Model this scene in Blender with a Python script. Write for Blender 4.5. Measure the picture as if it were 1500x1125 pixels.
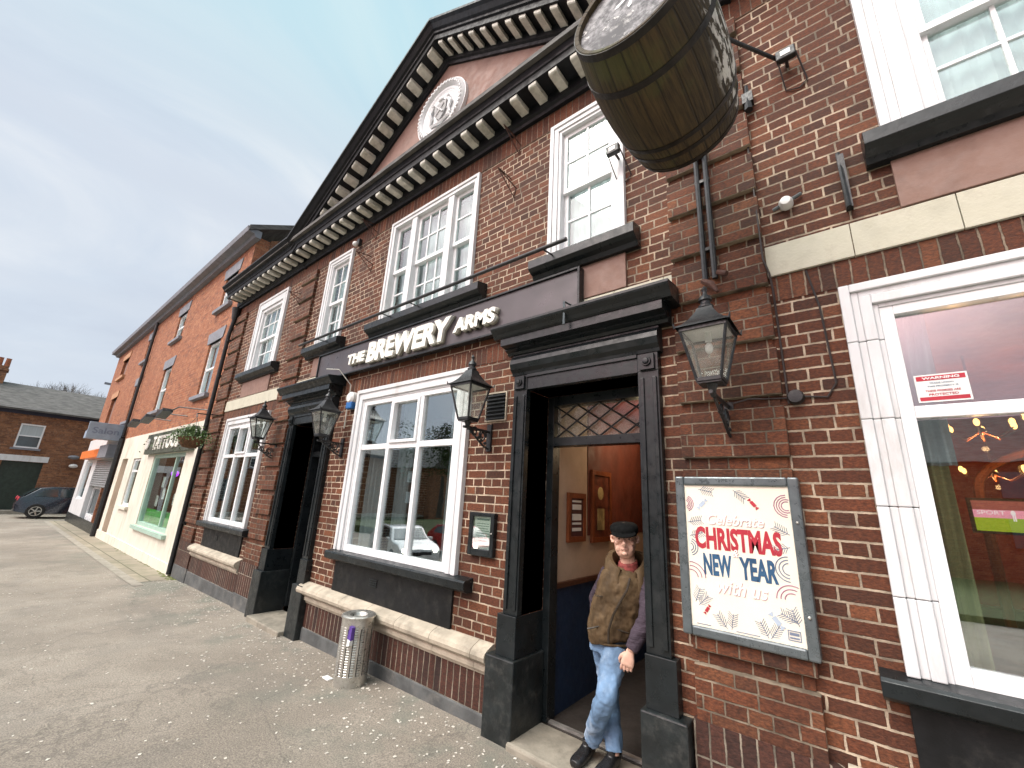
import bpy, bmesh, math, random
from mathutils import Vector, Matrix, noise
PI=math.pi; R=math.radians
random.seed(7)
for o in list(bpy.data.objects): bpy.data.objects.remove(o)
SC=bpy.context.scene; COL=SC.collection
# ---------------------------------------------------------------- camera
cd=bpy.data.cameras.new('Camera'); cam=bpy.data.objects.new('Camera',cd); COL.objects.link(cam); SC.camera=cam
cd.sensor_fit='HORIZONTAL'; cd.sensor_width=36; cd.lens=606.2584/1500*36; cd.clip_start=.05; cd.clip_end=2000
RM=((0.78021505,-0.1296994,-0.61191711),(0.62338097,0.24189685,0.74356041),(0.05158149,-0.9615945,0.2695837))
m=Matrix([[RM[i][0],-RM[i][1],-RM[i][2],(0,-3,1.76)[i]] for i in range(3)]+[[0,0,0,1]])
cam.matrix_world=m
SC.view_settings.view_transform='Standard'; SC.view_settings.look='None'; SC.view_settings.gamma=1; SC.view_settings.exposure=0.30
# ---------------------------------------------------------------- node helper
class NT:
    def __init__(s,tree): s.t=tree; s.n=tree.nodes; s.l=tree.links
    def add(s,typ,**k):
        n=s.n.new(typ)
        for a,b in k.items(): setattr(n,a,b)
        return n
    def set(s,inp,v):
        if v is None: return
        if isinstance(v,bpy.types.NodeSocket): s.l.new(v,inp)
        else:
            if isinstance(v,(tuple,list)) and len(v)==3 and inp.type=='RGBA': v=(*v,1)
            inp.default_value=v
    def m(s,op,a,b=None,c=None,clamp=False):
        n=s.add('ShaderNodeMath',operation=op,use_clamp=clamp); s.set(n.inputs[0],a); s.set(n.inputs[1],b); s.set(n.inputs[2],c); return n.outputs[0]
    def mr(s,v,a,b,c=0.,d=1.,smooth=True):
        n=s.add('ShaderNodeMapRange',interpolation_type='SMOOTHSTEP' if smooth else 'LINEAR'); n.clamp=True
        for i,x in enumerate((v,a,b,c,d)): s.set(n.inputs[i],x)
        return n.outputs[0]
    def mix(s,f,a,b,mode='MIX'):
        n=s.add('ShaderNodeMix',data_type='RGBA',blend_type=mode); s.set(n.inputs[0],f); s.set(n.inputs[6],a); s.set(n.inputs[7],b); return n.outputs[2]
    def noise(s,vec,scale,detail=4,rough=.55,out=0,dist=0.):
        n=s.add('ShaderNodeTexNoise'); s.set(n.inputs['Vector'],vec); n.inputs['Scale'].default_value=scale; n.inputs['Detail'].default_value=detail; n.inputs['Roughness'].default_value=rough; n.inputs['Distortion'].default_value=dist; return n.outputs[out]
    def ramp(s,f,stops):
        n=s.add('ShaderNodeValToRGB'); s.set(n.inputs[0],f); e=n.color_ramp.elements
        while len(e)<len(stops): e.new(0.5)
        for i,(p,c) in enumerate(stops): e[i].position=p; e[i].color=(*c,1)
        return n.outputs[0]
    def pos(s): return s.add('ShaderNodeNewGeometry').outputs['Position']
    def sep(s,v): 
        n=s.add('ShaderNodeSeparateXYZ'); s.set(n.inputs[0],v); return n.outputs
    def comb(s,x,y,z=0.):
        n=s.add('ShaderNodeCombineXYZ'); s.set(n.inputs[0],x); s.set(n.inputs[1],y); s.set(n.inputs[2],z); return n.outputs[0]
    def vm(s,op,a,b):
        n=s.add('ShaderNodeVectorMath',operation=op); s.set(n.inputs[0],a); s.set(n.inputs[1],b); return n.outputs[0]
# ---------------------------------------------------------------- world: soft overcast sky
SUN_EL,SUN_AZ=R(50),R(197)      # azimuth clockwise from +y; behind the camera, from the left
sd=Vector((math.sin(SUN_AZ)*math.cos(SUN_EL),math.cos(SUN_AZ)*math.cos(SUN_EL),math.sin(SUN_EL)))
W=bpy.data.worlds.new('World'); SC.world=W; W.use_nodes=True; w=NT(W.node_tree)
for n in list(w.n): w.n.remove(n)
sky=w.add('ShaderNodeTexSky',sky_type='NISHITA'); sky.sun_disc=False; sky.sun_elevation=SUN_EL; sky.sun_rotation=SUN_AZ; sky.air_density=1.3; sky.dust_density=2.5
tc=w.add('ShaderNodeTexCoord').outputs['Generated']
z=w.sep(tc)[2]
flat=w.vm('MULTIPLY',tc,(1,1,2.2))
n1=w.noise(flat,1.5,7,.58,dist=.6); n2=w.noise(w.vm('MULTIPLY',tc,(1,1,5)),2.6,4,.5)
cl=w.ramp(n1,[(.36,(6.3,7.0,8.2)),(.5,(7.1,7.9,9.0)),(.64,(8.9,9.3,9.8))])
cl=w.mix(w.mr(n2,.35,.7),cl,(7.2,7.9,8.9))
# brighter, cyan tinted veil high up
cl=w.mix(w.mr(w.m('SUBTRACT',z,w.m('MULTIPLY',w.mr(w.sep(tc)[0],-.2,-.75),.22)),.28,.66),cl,w.mix(w.mr(n1,.35,.62),(5.7,8.4,9.4),(7.4,9.2,9.6)))
cl=w.mix(w.m('MULTIPLY',w.mr(z,.22,.02),.6),cl,(7.6,8.2,9.2))
# low horizon glow, pinkish behind the camera
dotn=w.add('ShaderNodeVectorMath',operation='DOT_PRODUCT'); w.set(dotn.inputs[0],tc); dotn.inputs[1].default_value=(0.25,-.97,.1)
pk=w.m('MULTIPLY',w.mr(dotn.outputs['Value'],.45,.95),w.mr(z,.75,.15))
cl=w.mix(w.m('MULTIPLY',pk,.8),cl,(9.5,6.4,6.9))
col=w.mix(.93,sky.outputs[0],cl)
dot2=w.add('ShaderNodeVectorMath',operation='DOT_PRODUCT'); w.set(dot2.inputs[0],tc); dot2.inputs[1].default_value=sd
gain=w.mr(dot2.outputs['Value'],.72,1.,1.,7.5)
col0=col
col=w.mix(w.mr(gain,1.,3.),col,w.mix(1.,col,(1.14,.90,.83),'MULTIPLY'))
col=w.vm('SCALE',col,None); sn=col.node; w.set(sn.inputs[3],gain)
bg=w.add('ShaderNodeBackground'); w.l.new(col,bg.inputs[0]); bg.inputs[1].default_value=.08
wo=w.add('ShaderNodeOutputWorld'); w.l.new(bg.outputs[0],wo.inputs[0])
# ---------------------------------------------------------------- sun (veiled)
sl=bpy.data.lights.new('Sun','SUN'); sl.energy=1.5; sl.angle=R(28); sl.color=(1,.93,.82)
so=bpy.data.objects.new('Sun',sl); COL.objects.link(so); so.rotation_euler=(-sd).to_track_quat('-Z','Y').to_euler(); so.location=(0,-10,20)
# ---------------------------------------------------------------- materials
MATS={}
def newmat(name):
    mt=bpy.data.materials.new(name); mt.use_nodes=True; t=NT(mt.node_tree)
    for n in list(t.n): t.n.remove(n)
    b=t.add('ShaderNodeBsdfPrincipled'); o=t.add('ShaderNodeOutputMaterial'); t.l.new(b.outputs[0],o.inputs[0]); t.b=b; MATS[name]=mt
    return mt,t
def bump(t,h,dist=.01,st=1.):
    n=t.add('ShaderNodeBump'); n.inputs['Strength'].default_value=st; n.inputs['Distance'].default_value=dist; t.set(n.inputs['Height'],h); t.l.new(n.outputs[0],t.b.inputs['Normal'])
def pmat(name,c,rough=.6,metal=0.,var=.25,scale=6.,bmp=.002,bscale=60,dirt=None,dirtamt=.5,dscale=3.,spec=.5,rvar=.12,stretch=None,coat=0):
    mt,t=newmat(name); p=t.pos()
    q=t.vm('MULTIPLY',p,stretch) if stretch else p
    n=t.noise(q,scale,6,.6)
    lo=tuple(x*(1-var) for x in c); hi=tuple(min(1,x*(1+var)) for x in c)
    cc=t.mix(t.mr(n,.3,.7),lo,hi)
    if dirt:
        d=t.noise(q,dscale,8,.7); cc=t.mix(t.m('MULTIPLY',t.mr(d,.48,.72),dirtamt),cc,dirt)
    t.set(t.b.inputs['Base Color'],cc); t.b.inputs['Metallic'].default_value=metal
    n2=t.noise(q,scale*3,4,.6); t.set(t.b.inputs['Roughness'],t.mr(n2,.3,.7,max(.02,rough-rvar),min(1,rough+rvar)))
    t.b.inputs['Specular IOR Level'].default_value=spec
    t.b.inputs['Coat Weight'].default_value=coat
    if bmp: bump(t,t.noise(q,bscale,5,.6),bmp)
    return mt
def brick_mat(name,cols,mortar,h=.0765,w=.235,zoff=0.,soldier=False,axis='xy',paint=None,dark=1.,mort_w=.0058,weather=.5):
    mt,t=newmat(name); P=t.pos()
    dis=t.noise(P,9,3,.5,out=1); P2=t.vm('ADD',P,t.vm('MULTIPLY',t.vm('SUBTRACT',dis,(.5,.5,.5)),(.008,.008,.008)))
    x,y,zz=t.sep(P2)
    a=t.m('ADD',x,y); v=t.m('SUBTRACT',zz,zoff)
    if soldier: u0,v0=v,a
    else: u0,v0=a,v
    hh=h
    rv=t.m('DIVIDE',v0,hh); r=t.m('FLOOR',rv); fv=t.m('FRACT',rv)
    def wn(a,b,c=0.):
        n=t.add('ShaderNodeTexWhiteNoise',noise_dimensions='3D'); t.set(n.inputs['Vector'],t.comb(a,b,c)); return n.outputs
    if soldier:
        u2=t.m('DIVIDE',u0,w); idx=t.m('FLOOR',u2); fu=t.m('FRACT',u2); ww=w
    else:
        hd=t.m('LESS_THAN',t.m('MODULO',t.m('ADD',r,400.),4.),.5)
        ww=t.m('MULTIPLY_ADD',hd,-w/2,w)
        off=t.m('MULTIPLY',t.m('MODULO',t.m('ADD',r,400.),2.),w/2)
        off=t.m('ADD',off,t.m('MULTIPLY',wn(r,3.)[0],.05))
        off=t.m('ADD',off,t.m('MULTIPLY',hd,w/4))
        u2=t.m('DIVIDE',t.m('ADD',u0,off),ww); idx=t.m('FLOOR',u2); fu=t.m('FRACT',u2)
    du=t.m('MULTIPLY',t.m('MINIMUM',fu,t.m('SUBTRACT',1.,fu)),ww)
    dv=t.m('MULTIPLY',t.m('MINIMUM',fv,t.m('SUBTRACT',1.,fv)),hh)
    ident=idx
    if not soldier:
        split=t.m('MULTIPLY',t.m('GREATER_THAN',wn(idx,r,5.)[0],.72),t.m('SUBTRACT',1.,hd))
        ds=t.m('MULTIPLY',t.m('ABSOLUTE',t.m('SUBTRACT',fu,.5)),ww)
        ds=t.m('ADD',ds,t.m('MULTIPLY',t.m('SUBTRACT',1.,split),1.))
        du=t.m('MINIMUM',du,ds)
        ident=t.m('ADD',idx,t.m('MULTIPLY',split,t.m('MULTIPLY',t.m('GREATER_THAN',fu,.5),.5)))
    d=t.m('MINIMUM',du,dv)
    edge=t.noise(P,38,4,.6)
    d=t.m('ADD',d,t.m('MULTIPLY',t.m('SUBTRACT',edge,.5),.0095))
    brick=t.mr(d,mort_w-.001,mort_w+.0015)
    rnd=wn(ident,r,1.)
    st=[(i/(len(cols)-1)*.98+.01,c) for i,c in enumerate(cols)]
    bc=t.ramp(rnd[0],st)
    fine=t.noise(t.vm('MULTIPLY',P,(1,1,1.9)),46,7,.7); mid=t.noise(P,14,5,.6); big=t.noise(P,.9,6,.6)
    bc=t.mix(1.,bc,t.mix(t.mr(fine,.3,.75),(.45,.43,.42),(1.5,1.42,1.35)),'MULTIPLY')
    bc=t.mix(t.m('MULTIPLY',t.mr(mid,.55,.8),.35),bc,tuple(min(1,c*1.9) for c in cols[len(cols)//2]))
    mc=t.mix(t.mr(t.noise(P,7,5,.6),.35,.65),tuple(c*.45 for c in mortar),mortar)
    mc=t.mix(1.,mc,t.mix(t.mr(t.noise(P,1.3,4,.6),.35,.6),(.55,.55,.55),(1,1,1)),'MULTIPLY')
    c=t.mix(brick,mc,bc)
    c=t.mix(t.m('MULTIPLY',t.mr(big,.45,.7),weather),c,t.mix(1.,c,(.5,.47,.45),'MULTIPLY'))
    # runs of soot / damp, stretched downwards
    run=t.noise(t.vm('MULTIPLY',P,(3.,3.,.35)),1.,5,.6)
    c=t.mix(t.m('MULTIPLY',t.mr(run,.55,.75),weather*.8),c,t.mix(1.,c,(.45,.43,.42),'MULTIPLY'))
    # low splash zone: grime towards the pavement, with an uneven edge of its own
    if paint is not None:
        pe=t.mr(t.m('ADD',zz,t.m('MULTIPLY',t.noise(P,6,5,.6),.15)),paint,paint+.12,.75,0.)
        c=t.mix(pe,c,(.07,.075,.075))
    if dark!=1.: c=t.mix(1.,c,(dark,dark,dark),'MULTIPLY')
    t.set(t.b.inputs['Base Color'],c)
    t.set(t.b.inputs['Roughness'],t.mr(fine,.2,.8,.62,.92)); t.b.inputs['Specular IOR Level'].default_value=.35
    hgt=t.m('ADD',t.m('MULTIPLY',brick,.8),t.m('MULTIPLY',fine,.7))
    hgt=t.m('ADD',hgt,t.m('MULTIPLY',rnd[0],.25))
    bump(t,hgt,.009)
    return mt
BC=[(.062,.026,.015),(.112,.039,.020),(.086,.032,.018),(.150,.051,.025),(.120,.042,.021),(.066,.028,.018),(.190,.072,.034),(.098,.037,.020),(.135,.047,.023)]
MO=(.66,.53,.39)
M_brick=brick_mat('pub brick',BC,MO,zoff=2.48)
M_quoin=brick_mat('quoin brick',[(a*1.05,b*1.1,c*1.1) for a,b,c in BC],(.36,.29,.21),zoff=2.48,mort_w=.0045)
M_sold=brick_mat('soldier brick',BC,(.36,.28,.20),h=.0765,w=.232,zoff=3.295-.232,soldier=True,mort_w=.0045)
M_soldtop=brick_mat('soldier brick top',BC,(.34,.26,.19),h=.0765,w=.24,zoff=5.71,soldier=True,mort_w=.004)
M_soldbase=brick_mat('soldier brick base',[(.04,.023,.02),(.07,.030,.022),(.085,.036,.026),(.055,.028,.023)],(.42,.36,.28),h=.08,w=.32,zoff=.09,soldier=True,mort_w=.005,paint=.02)
OC=[(.36,.13,.065),(.42,.17,.085),(.31,.115,.065),(.47,.21,.11),(.37,.15,.08),(.26,.105,.065)]
M_orange=brick_mat('orange brick',OC,(.50,.32,.2),zoff=0,mort_w=.004,weather=.25)
M_farbrick=brick_mat('far brick',[(.28,.125,.06),(.18,.085,.05),(.37,.18,.09),(.21,.10,.06)],(.38,.28,.2),zoff=0,mort_w=.004,weather=.4)
M_white=pmat('white paint',(.68,.69,.70),.42,var=.05,scale=9,bmp=.0012,bscale=40,dirt=(.42,.41,.38),dirtamt=.55,dscale=4,stretch=(1,1,.3))
M_upvc=pmat('white frame',(.82,.83,.84),.3,var=.03,scale=4,bmp=.0004,bscale=30,dirt=(.5,.49,.46),dirtamt=.25,dscale=8)
M_black=pmat('black gloss paint',(.008,.0115,.013),.36,spec=.4,var=.3,scale=5,bmp=.001,bscale=30,dirt=(.05,.052,.05),dirtamt=.3,dscale=4)
M_blackflake=pmat('flaking black paint',(.010,.014,.015),.4,var=.3,scale=7,bmp=.002,bscale=35,dirt=(.16,.155,.14),dirtamt=.22,dscale=9)
M_panel=pmat('black panel',(.007,.008,.009),.5,spec=.3,var=.3,scale=5,bmp=.001,dirt=(.05,.048,.042),dirtamt=.35,dscale=9)
M_iron=pmat('cast iron',(.016,.018,.02),.42,var=.3,scale=20,bmp=.0015,bscale=90,dirt=(.07,.065,.055),dirtamt=.4,dscale=20)
M_cornice=pmat('cornice black',(.005,.0065,.009),.55,spec=.3,var=.35,scale=5,bmp=.0015,bscale=30,dirt=(.022,.023,.022),dirtamt=.4,dscale=3)
M_modil=pmat('modillion paint',(.60,.59,.52),.7,var=.16,scale=9,bmp=.002,dirt=(.20,.21,.14),dirtamt=.6,dscale=7)
M_stone=pmat('cream stone',(.42,.37,.29),.8,var=.2,scale=5,bmp=.003,bscale=40,dirt=(.16,.14,.11),dirtamt=.55,dscale=4)
M_band=pmat('cream band',(.52,.50,.40),.75,var=.1,scale=6,bmp=.002,dirt=(.26,.23,.18),dirtamt=.45,dscale=6)
M_brown=pmat('brown render',(.24,.145,.115),.7,var=.14,scale=5,bmp=.0015,dirt=(.12,.075,.06),dirtamt=.45,dscale=5)
M_tymp=pmat('tympanum render',(.27,.165,.135),.75,var=.14,scale=3,bmp=.002,dirt=(.15,.085,.06),dirtamt=.6,dscale=1.6)
M_plinth=pmat('plinth paint',(.085,.09,.09),.7,var=.3,scale=4,bmp=.004,bscale=30,dirt=(.20,.19,.17),dirtamt=.6,dscale=6)
M_step=pmat('step stone',(.25,.225,.18),.8,var=.25,scale=5,bmp=.004,bscale=35,dirt=(.10,.09,.07),dirtamt=.6,dscale=4)
M_sign=pmat('sign board',(.072,.062,.068),.38,var=.12,scale=2,bmp=.0003,dirt=(.10,.085,.08),dirtamt=.3,dscale=3)
M_letter=pmat('sign letters',(.86,.85,.78),.35,var=.03,scale=5,bmp=0)
M_letterside=pmat('sign letter sides',(.35,.33,.27),.5,var=.2,scale=5,bmp=0)
M_slate=pmat('slate',(.085,.08,.075),.75,var=.45,scale=2.5,bmp=.01,bscale=5,dirt=(.13,.12,.105),dirtamt=.5,stretch=(1,1,6))
M_grey=pmat('grey stone paint',(.21,.22,.25),.7,var=.15,dirt=(.12,.12,.12),dirtamt=.4)
M_cream=pmat('cream render',(.66,.63,.54),.8,var=.07,scale=2,bmp=.002,bscale=30,dirt=(.36,.28,.18),dirtamt=.45,dscale=2.2,stretch=(1,1,.4))
M_tan=pmat('tan stone',(.46,.25,.14),.8,var=.1)
M_green=pmat('mint green paint',(.36,.5,.42),.45,var=.08)
M_shutter=pmat('roller shutter',(.32,.33,.34),.4,.6,var=.1)
M_orangep=pmat('orange sign',(.75,.19,.04),.4,var=.15)
M_blueg=pmat('grey blue awning',(.26,.32,.40),.6,var=.12)
M_steel=pmat('galvanised steel',(.56,.55,.51),.36,.85,var=.15,scale=10,bmp=.001,dirt=(.28,.25,.2),dirtamt=.5,dscale=9)
M_rust=pmat('rusty iron',(.07,.03,.02),.8,var=.4,scale=15)
M_cable=pmat('cable',(.03,.022,.02),.6,var=.2,bmp=0)
M_cablew=pmat('pale cable',(.5,.5,.45),.5,var=.1,bmp=0)
M_hoop=pmat('barrel hoop',(.018,.016,.013),.5,.35,var=.4,scale=10,bmp=.002,dirt=(.06,.035,.018),dirtamt=.5,dscale=10)
M_curt=pmat('curtain cloth',(.30,.33,.37),.9,var=.1,scale=3,stretch=(14,14,.3),bmp=.01,bscale=3)
M_curtgreen=pmat('olive curtain',(.23,.22,.11),.9,var=.2,scale=3,stretch=(14,14,.3),bmp=.01,bscale=3)
M_net=pmat('net curtain',(.43,.48,.50),.9,var=.08,scale=2,stretch=(10,10,.3))
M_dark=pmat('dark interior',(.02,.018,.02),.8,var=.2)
M_navy=pmat('navy door paint',(.008,.011,.02),.35,var=.3)
M_blue=pmat('blue dado paint',(.009,.028,.07),.5,var=.15,bmp=.0005)
M_creamwall=pmat('cream wall paper',(.50,.38,.28),.8,var=.06,bmp=.0005)
M_redwall=pmat('red wall',(.22,.018,.008),.7,var=.12,bmp=.0005)
M_wood=pmat('dark wood',(.09,.035,.018),.4,var=.3,scale=4,stretch=(1,1,8))
M_gilt=pmat('gilt frame',(.20,.055,.018),.4,var=.2)
M_floor=pmat('dark mat floor',(.03,.024,.02),.8,var=.3)
M_paper=pmat('paper',(.72,.74,.72),.6,var=.04,bmp=0)
M_poster=pmat('poster paper',(.83,.78,.66),.5,var=.03,scale=2,bmp=0)
M_frameg=pmat('grey anodised frame',(.13,.155,.165),.35,.5,var=.15,scale=10,bmp=.0005,dirt=(.25,.25,.24),dirtamt=.2)
M_red=pmat('poster red',(.42,.022,.04),.6,var=.1,bmp=0)
M_navyp=pmat('poster blue',(.022,.085,.18),.6,var=.15,bmp=0)
M_mauve=pmat('poster mauve',(.36,.16,.24),.6,var=.1,bmp=0)
M_slatep=pmat('poster slate blue',(.16,.2,.28),.6,var=.1,bmp=0)
M_silver=pmat('poster silver',(.42,.5,.6),.6,var=.1,bmp=0)
M_leaf=pmat('leaf',(.06,.12,.025),.55,var=.5,scale=14,bmp=0)
M_leafd=pmat('hedge leaf',(.05,.085,.02),.6,var=.5,scale=2,bmp=0)
M_leafb=pmat('privet leaf',(.09,.11,.02),.6,var=.5,scale=2,bmp=0)
M_bark=pmat('bark',(.09,.075,.06),.85,var=.3)
M_moss=pmat('moss',(.11,.13,.035),.95,var=.4,scale=20,bmp=.01)
M_coir=pmat('coir liner',(.11,.055,.025),.95,var=.35,scale=25,bmp=.01)
M_terra=pmat('terracotta',(.32,.11,.05),.8)
M_chip=pmat('pale litter',(.66,.62,.55),.8,var=.2,bmp=0)
M_kerb=pmat('kerb stone',(.29,.265,.22),.85,var=.2,bmp=.003)
M_grass=pmat('grass bank',(.065,.09,.03),.95,var=.4,scale=8,bmp=.03,bscale=20)
M_tyre=pmat('tyre rubber',(.02,.02,.02),.8)
M_plastic=pmat('blue plastic',(.02,.13,.38),.4,var=.05,bmp=0)
M_whitep=pmat('white plastic',(.7,.7,.68),.4,var=.05,bmp=0)
M_skin=pmat('skin',(.66,.41,.31),.5,var=.08,scale=25,bmp=.0005,bscale=120,dirt=(.55,.26,.19),dirtamt=.4,dscale=16)
M_jean=pmat('faded denim',(.13,.22,.35),.85,var=.3,scale=6,bmp=.0012,bscale=260,dirt=(.42,.50,.60),dirtamt=.75,dscale=4.5)
M_vest=pmat('brown quilted cloth',(.088,.057,.029),.75,spec=.25,var=.4,scale=7,stretch=(1.6,1.6,.8),bmp=.009,bscale=9,dirt=(.13,.085,.043),dirtamt=.3,dscale=8)
M_knit=pmat('plum grey knit',(.060,.046,.060),.95,spec=.15,var=.2,scale=4,bmp=.012,bscale=5,stretch=(1,1,9))
M_cap=pmat('black tweed cap',(.007,.0075,.0075),spec=.12,rough=.95) if 0 else pmat('black tweed cap',(.006,.0065,.0065),.95,spec=.12,var=.35,scale=60,bmp=.0012,bscale=150)
M_hair=pmat('grey hair',(.20,.17,.14),.8,var=.2,bscale=200)
M_shoe=pmat('black shoe leather',(.014,.014,.015),.3,var=.3,bmp=.0006)
M_scarf=pmat('red check shirt',(.22,.045,.04),.8,var=.4,scale=40)
M_eye=pmat('eye dark',(.03,.02,.018),.25,bmp=0)
M_lip=pmat('lips',(.40,.2,.16),.5,bmp=0)
def glass_mat(name,tint=(.9,.95,.93),ior=1.75,rough=.0,dirt=0.):
    mt=bpy.data.materials.new(name); mt.use_nodes=True; t=NT(mt.node_tree)
    for n in list(t.n): t.n.remove(n)
    o=t.add('ShaderNodeOutputMaterial'); tr=t.add('ShaderNodeBsdfTransparent'); tr.inputs[0].default_value=(*tint,1)
    gl=t.add('ShaderNodeBsdfGlossy'); gl.inputs['Roughness'].default_value=rough; gl.inputs[0].default_value=(.95,.97,1,1)
    f0=((ior-1)/(ior+1))**2; ge=t.add('ShaderNodeNewGeometry'); dp=t.add('ShaderNodeVectorMath',operation='DOT_PRODUCT'); t.l.new(ge.outputs['Normal'],dp.inputs[0]); t.l.new(ge.outputs['Incoming'],dp.inputs[1])
    fres=t.m('MULTIPLY_ADD',t.m('POWER',t.m('SUBTRACT',1.,t.m('ABSOLUTE',dp.outputs['Value'])),5.),1-f0,f0)
    bp=t.add('ShaderNodeBump'); bp.inputs['Strength'].default_value=.25; bp.inputs['Distance'].default_value=.004; t.set(bp.inputs['Height'],t.noise(t.pos(),2.2,2,.5)); t.l.new(bp.outputs[0],gl.inputs['Normal'])
    mx=t.add('ShaderNodeMixShader'); t.set(mx.inputs[0],fres); t.l.new(tr.outputs[0],mx.inputs[1]); t.l.new(gl.outputs[0],mx.inputs[2])
    out=mx.outputs[0]
    if dirt:
        df=t.add('ShaderNodeBsdfDiffuse'); df.inputs[0].default_value=(.5,.5,.45,1)
        m2=t.add('ShaderNodeMixShader'); t.set(m2.inputs[0],t.mr(t.noise(t.pos(),12,5,.6),.3,.8,dirt*.3,dirt)); t.l.new(out,m2.inputs[1]); t.l.new(df.outputs[0],m2.inputs[2]); out=m2.outputs[0]
    t.l.new(out,o.inputs[0]); MATS[name]=mt; return mt
M_glass=glass_mat('window glass',ior=3.1)
M_glassup=glass_mat('upper window glass',ior=1.7)
M_lglass=glass_mat('lantern glass',ior=1.35,dirt=.35)
def emat(name,c,s,mixc=None):
    mt,t=newmat(name); t.b.inputs['Base Color'].default_value=(*[x*.5 for x in c],1); t.b.inputs['Emission Color'].default_value=(*c,1); t.b.inputs['Emission Strength'].default_value=s; return mt
M_bulb=emat('lit bulb',(1,.52,.15),5.); M_hall=emat('lit hall lamp',(1,.78,.5),9)
M_neonp=emat('purple light',(.45,.05,1),3.); M_neonk=emat('pink light',(1,.12,.6),2.5); M_warm=emat('warm light',(1,.7,.35),4); M_head=emat('headlight',(1,.93,.75),14)
M_tvg=emat('screen green',(.33,.45,.02),.8); M_tvp=emat('screen pink',(.75,.3,.42),1.); M_tvw=emat('screen white',(.8,.75,.8),1.0); M_tvr=emat('screen red',(.35,.10,.09),.6)
def carpaint(n,c): return pmat(n,c,.25,.1,var=.05,bmp=0,coat=.8)
M_cardk=carpaint('dark blue car paint',(.012,.017,.028)); M_carw=carpaint('white car paint',(.65,.66,.67)); M_carr=carpaint('red car paint',(.35,.02,.02))
M_cglass=pmat('car glass',(.03,.045,.05),.08,var=.1,bmp=0,spec=1)
# asphalt
M_asph,t=newmat('asphalt'); P=t.pos()
big=t.noise(P,.35,5,.6); mid=t.noise(P,2.2,6,.65); fine=t.noise(P,90,4,.7)
c=t.mix(t.mr(big,.35,.65),(.215,.188,.155),(.31,.275,.23))
c=t.mix(t.m('MULTIPLY',t.mr(mid,.5,.75),.45),c,(.15,.138,.12))
c=t.mix(1.,c,t.mix(t.mr(fine,.3,.7),(.55,.55,.55),(1.45,1.43,1.4)),'MULTIPLY')
vo=t.add('ShaderNodeTexVoronoi'); vo.inputs['Scale'].default_value=38; t.set(vo.inputs['Vector'],P)
c=t.mix(t.m('MULTIPLY',t.mr(vo.outputs['Distance'],.16,.09),t.mr(t.noise(P,25,2,.5),.52,.6)),c,(.5,.46,.4))
X,Y,_=t.sep(P)
# greenish algae patch near the wall, dark gum stains
ga=t.m('MULTIPLY',t.mr(t.noise(P,1.1,5,.6),.47,.62),t.mr(Y,-1.6,-.2))
c=t.mix(t.m('MULTIPLY',ga,.5),c,(.13,.16,.13))
st=t.mr(t.noise(t.vm('MULTIPLY',P,(1.2,3.,1)),1.6,5,.6),.62,.68)
c=t.mix(t.m('MULTIPLY',st,.1),c,(.09,.08,.07))
pt=t.mr(t.noise(P,.55,3,.5,dist=1.5),.54,.56)
c=t.mix(t.m('MULTIPLY',pt,.16),c,(.12,.115,.105))
ck=t.add('ShaderNodeTexVoronoi',feature='DISTANCE_TO_EDGE'); ck.inputs['Scale'].default_value=.55; t.set(ck.inputs['Vector'],t.vm('ADD',P,t.vm('MULTIPLY',t.noise(P,3,4,.6,out=1),(.25,.25,.25))))
c=t.mix(t.m('MULTIPLY',t.mr(ck.outputs[0],.005,.0015),.28),c,(.06,.055,.05))
t.set(t.b.inputs['Base Color'],c); t.set(t.b.inputs['Roughness'],t.mr(mid,.3,.7,.62,.9)); bump(t,t.m('ADD',fine,t.m('MULTIPLY',mid,.6)),.006)
# paving slabs
M_pave,t=newmat('paving slabs'); P=t.pos(); bt=t.add('ShaderNodeTexBrick'); t.set(bt.inputs['Vector'],P); bt.inputs['Scale'].default_value=1.; bt.inputs['Brick Width'].default_value=.9; bt.inputs['Row Height'].default_value=.45; bt.inputs['Mortar Size'].default_value=.012
bt.inputs[1].default_value=(.24,.21,.16,1); bt.inputs[2].default_value=(.33,.29,.22,1); bt.inputs[3].default_value=(.08,.08,.04,1)
t.set(t.b.inputs['Base Color'],t.mix(t.m('MULTIPLY',t.mr(t.noise(P,2.5,6,.6),.45,.7),.5),bt.outputs[0],(.14,.14,.08))); t.b.inputs['Roughness'].default_value=.85; bump(t,t.noise(P,30,5,.6),.005)
# barrel oak + head
M_oak,t=newmat('weathered oak staves'); P=t.add('ShaderNodeTexCoord').outputs['Object']; X,Y,Z=t.sep(P)
ang=t.m('ARCTAN2',Z,X); sv=t.m('MULTIPLY',ang,22/(2*PI)); sid=t.m('FLOOR',sv); sf=t.m('FRACT',sv)
wn=t.add('ShaderNodeTexWhiteNoise',noise_dimensions='1D'); t.set(wn.inputs[1],sid)
c=t.ramp(wn.outputs[0],[(0,(.034,.024,.010)),(.5,(.056,.038,.016)),(1,(.044,.034,.013))])
gr=t.noise(t.comb(t.m('MULTIPLY',ang,9.),t.m('MULTIPLY',Y,1.5),0.),3.,6,.65)
c=t.mix(1.,c,t.mix(t.mr(gr,.3,.7),(.45,.45,.45),(1.6,1.5,1.3)),'MULTIPLY')
c=t.mix(t.m('MULTIPLY',t.mr(t.noise(P,3,5,.6),.5,.7),.6),c,(.075,.085,.022))
gapm=t.mr(t.m('MINIMUM',sf,t.m('SUBTRACT',1.,sf)),.02,.06)
c=t.mix(t.m('MULTIPLY_ADD',gapm,.55,.45),(.010,.009,.006),c)
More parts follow.
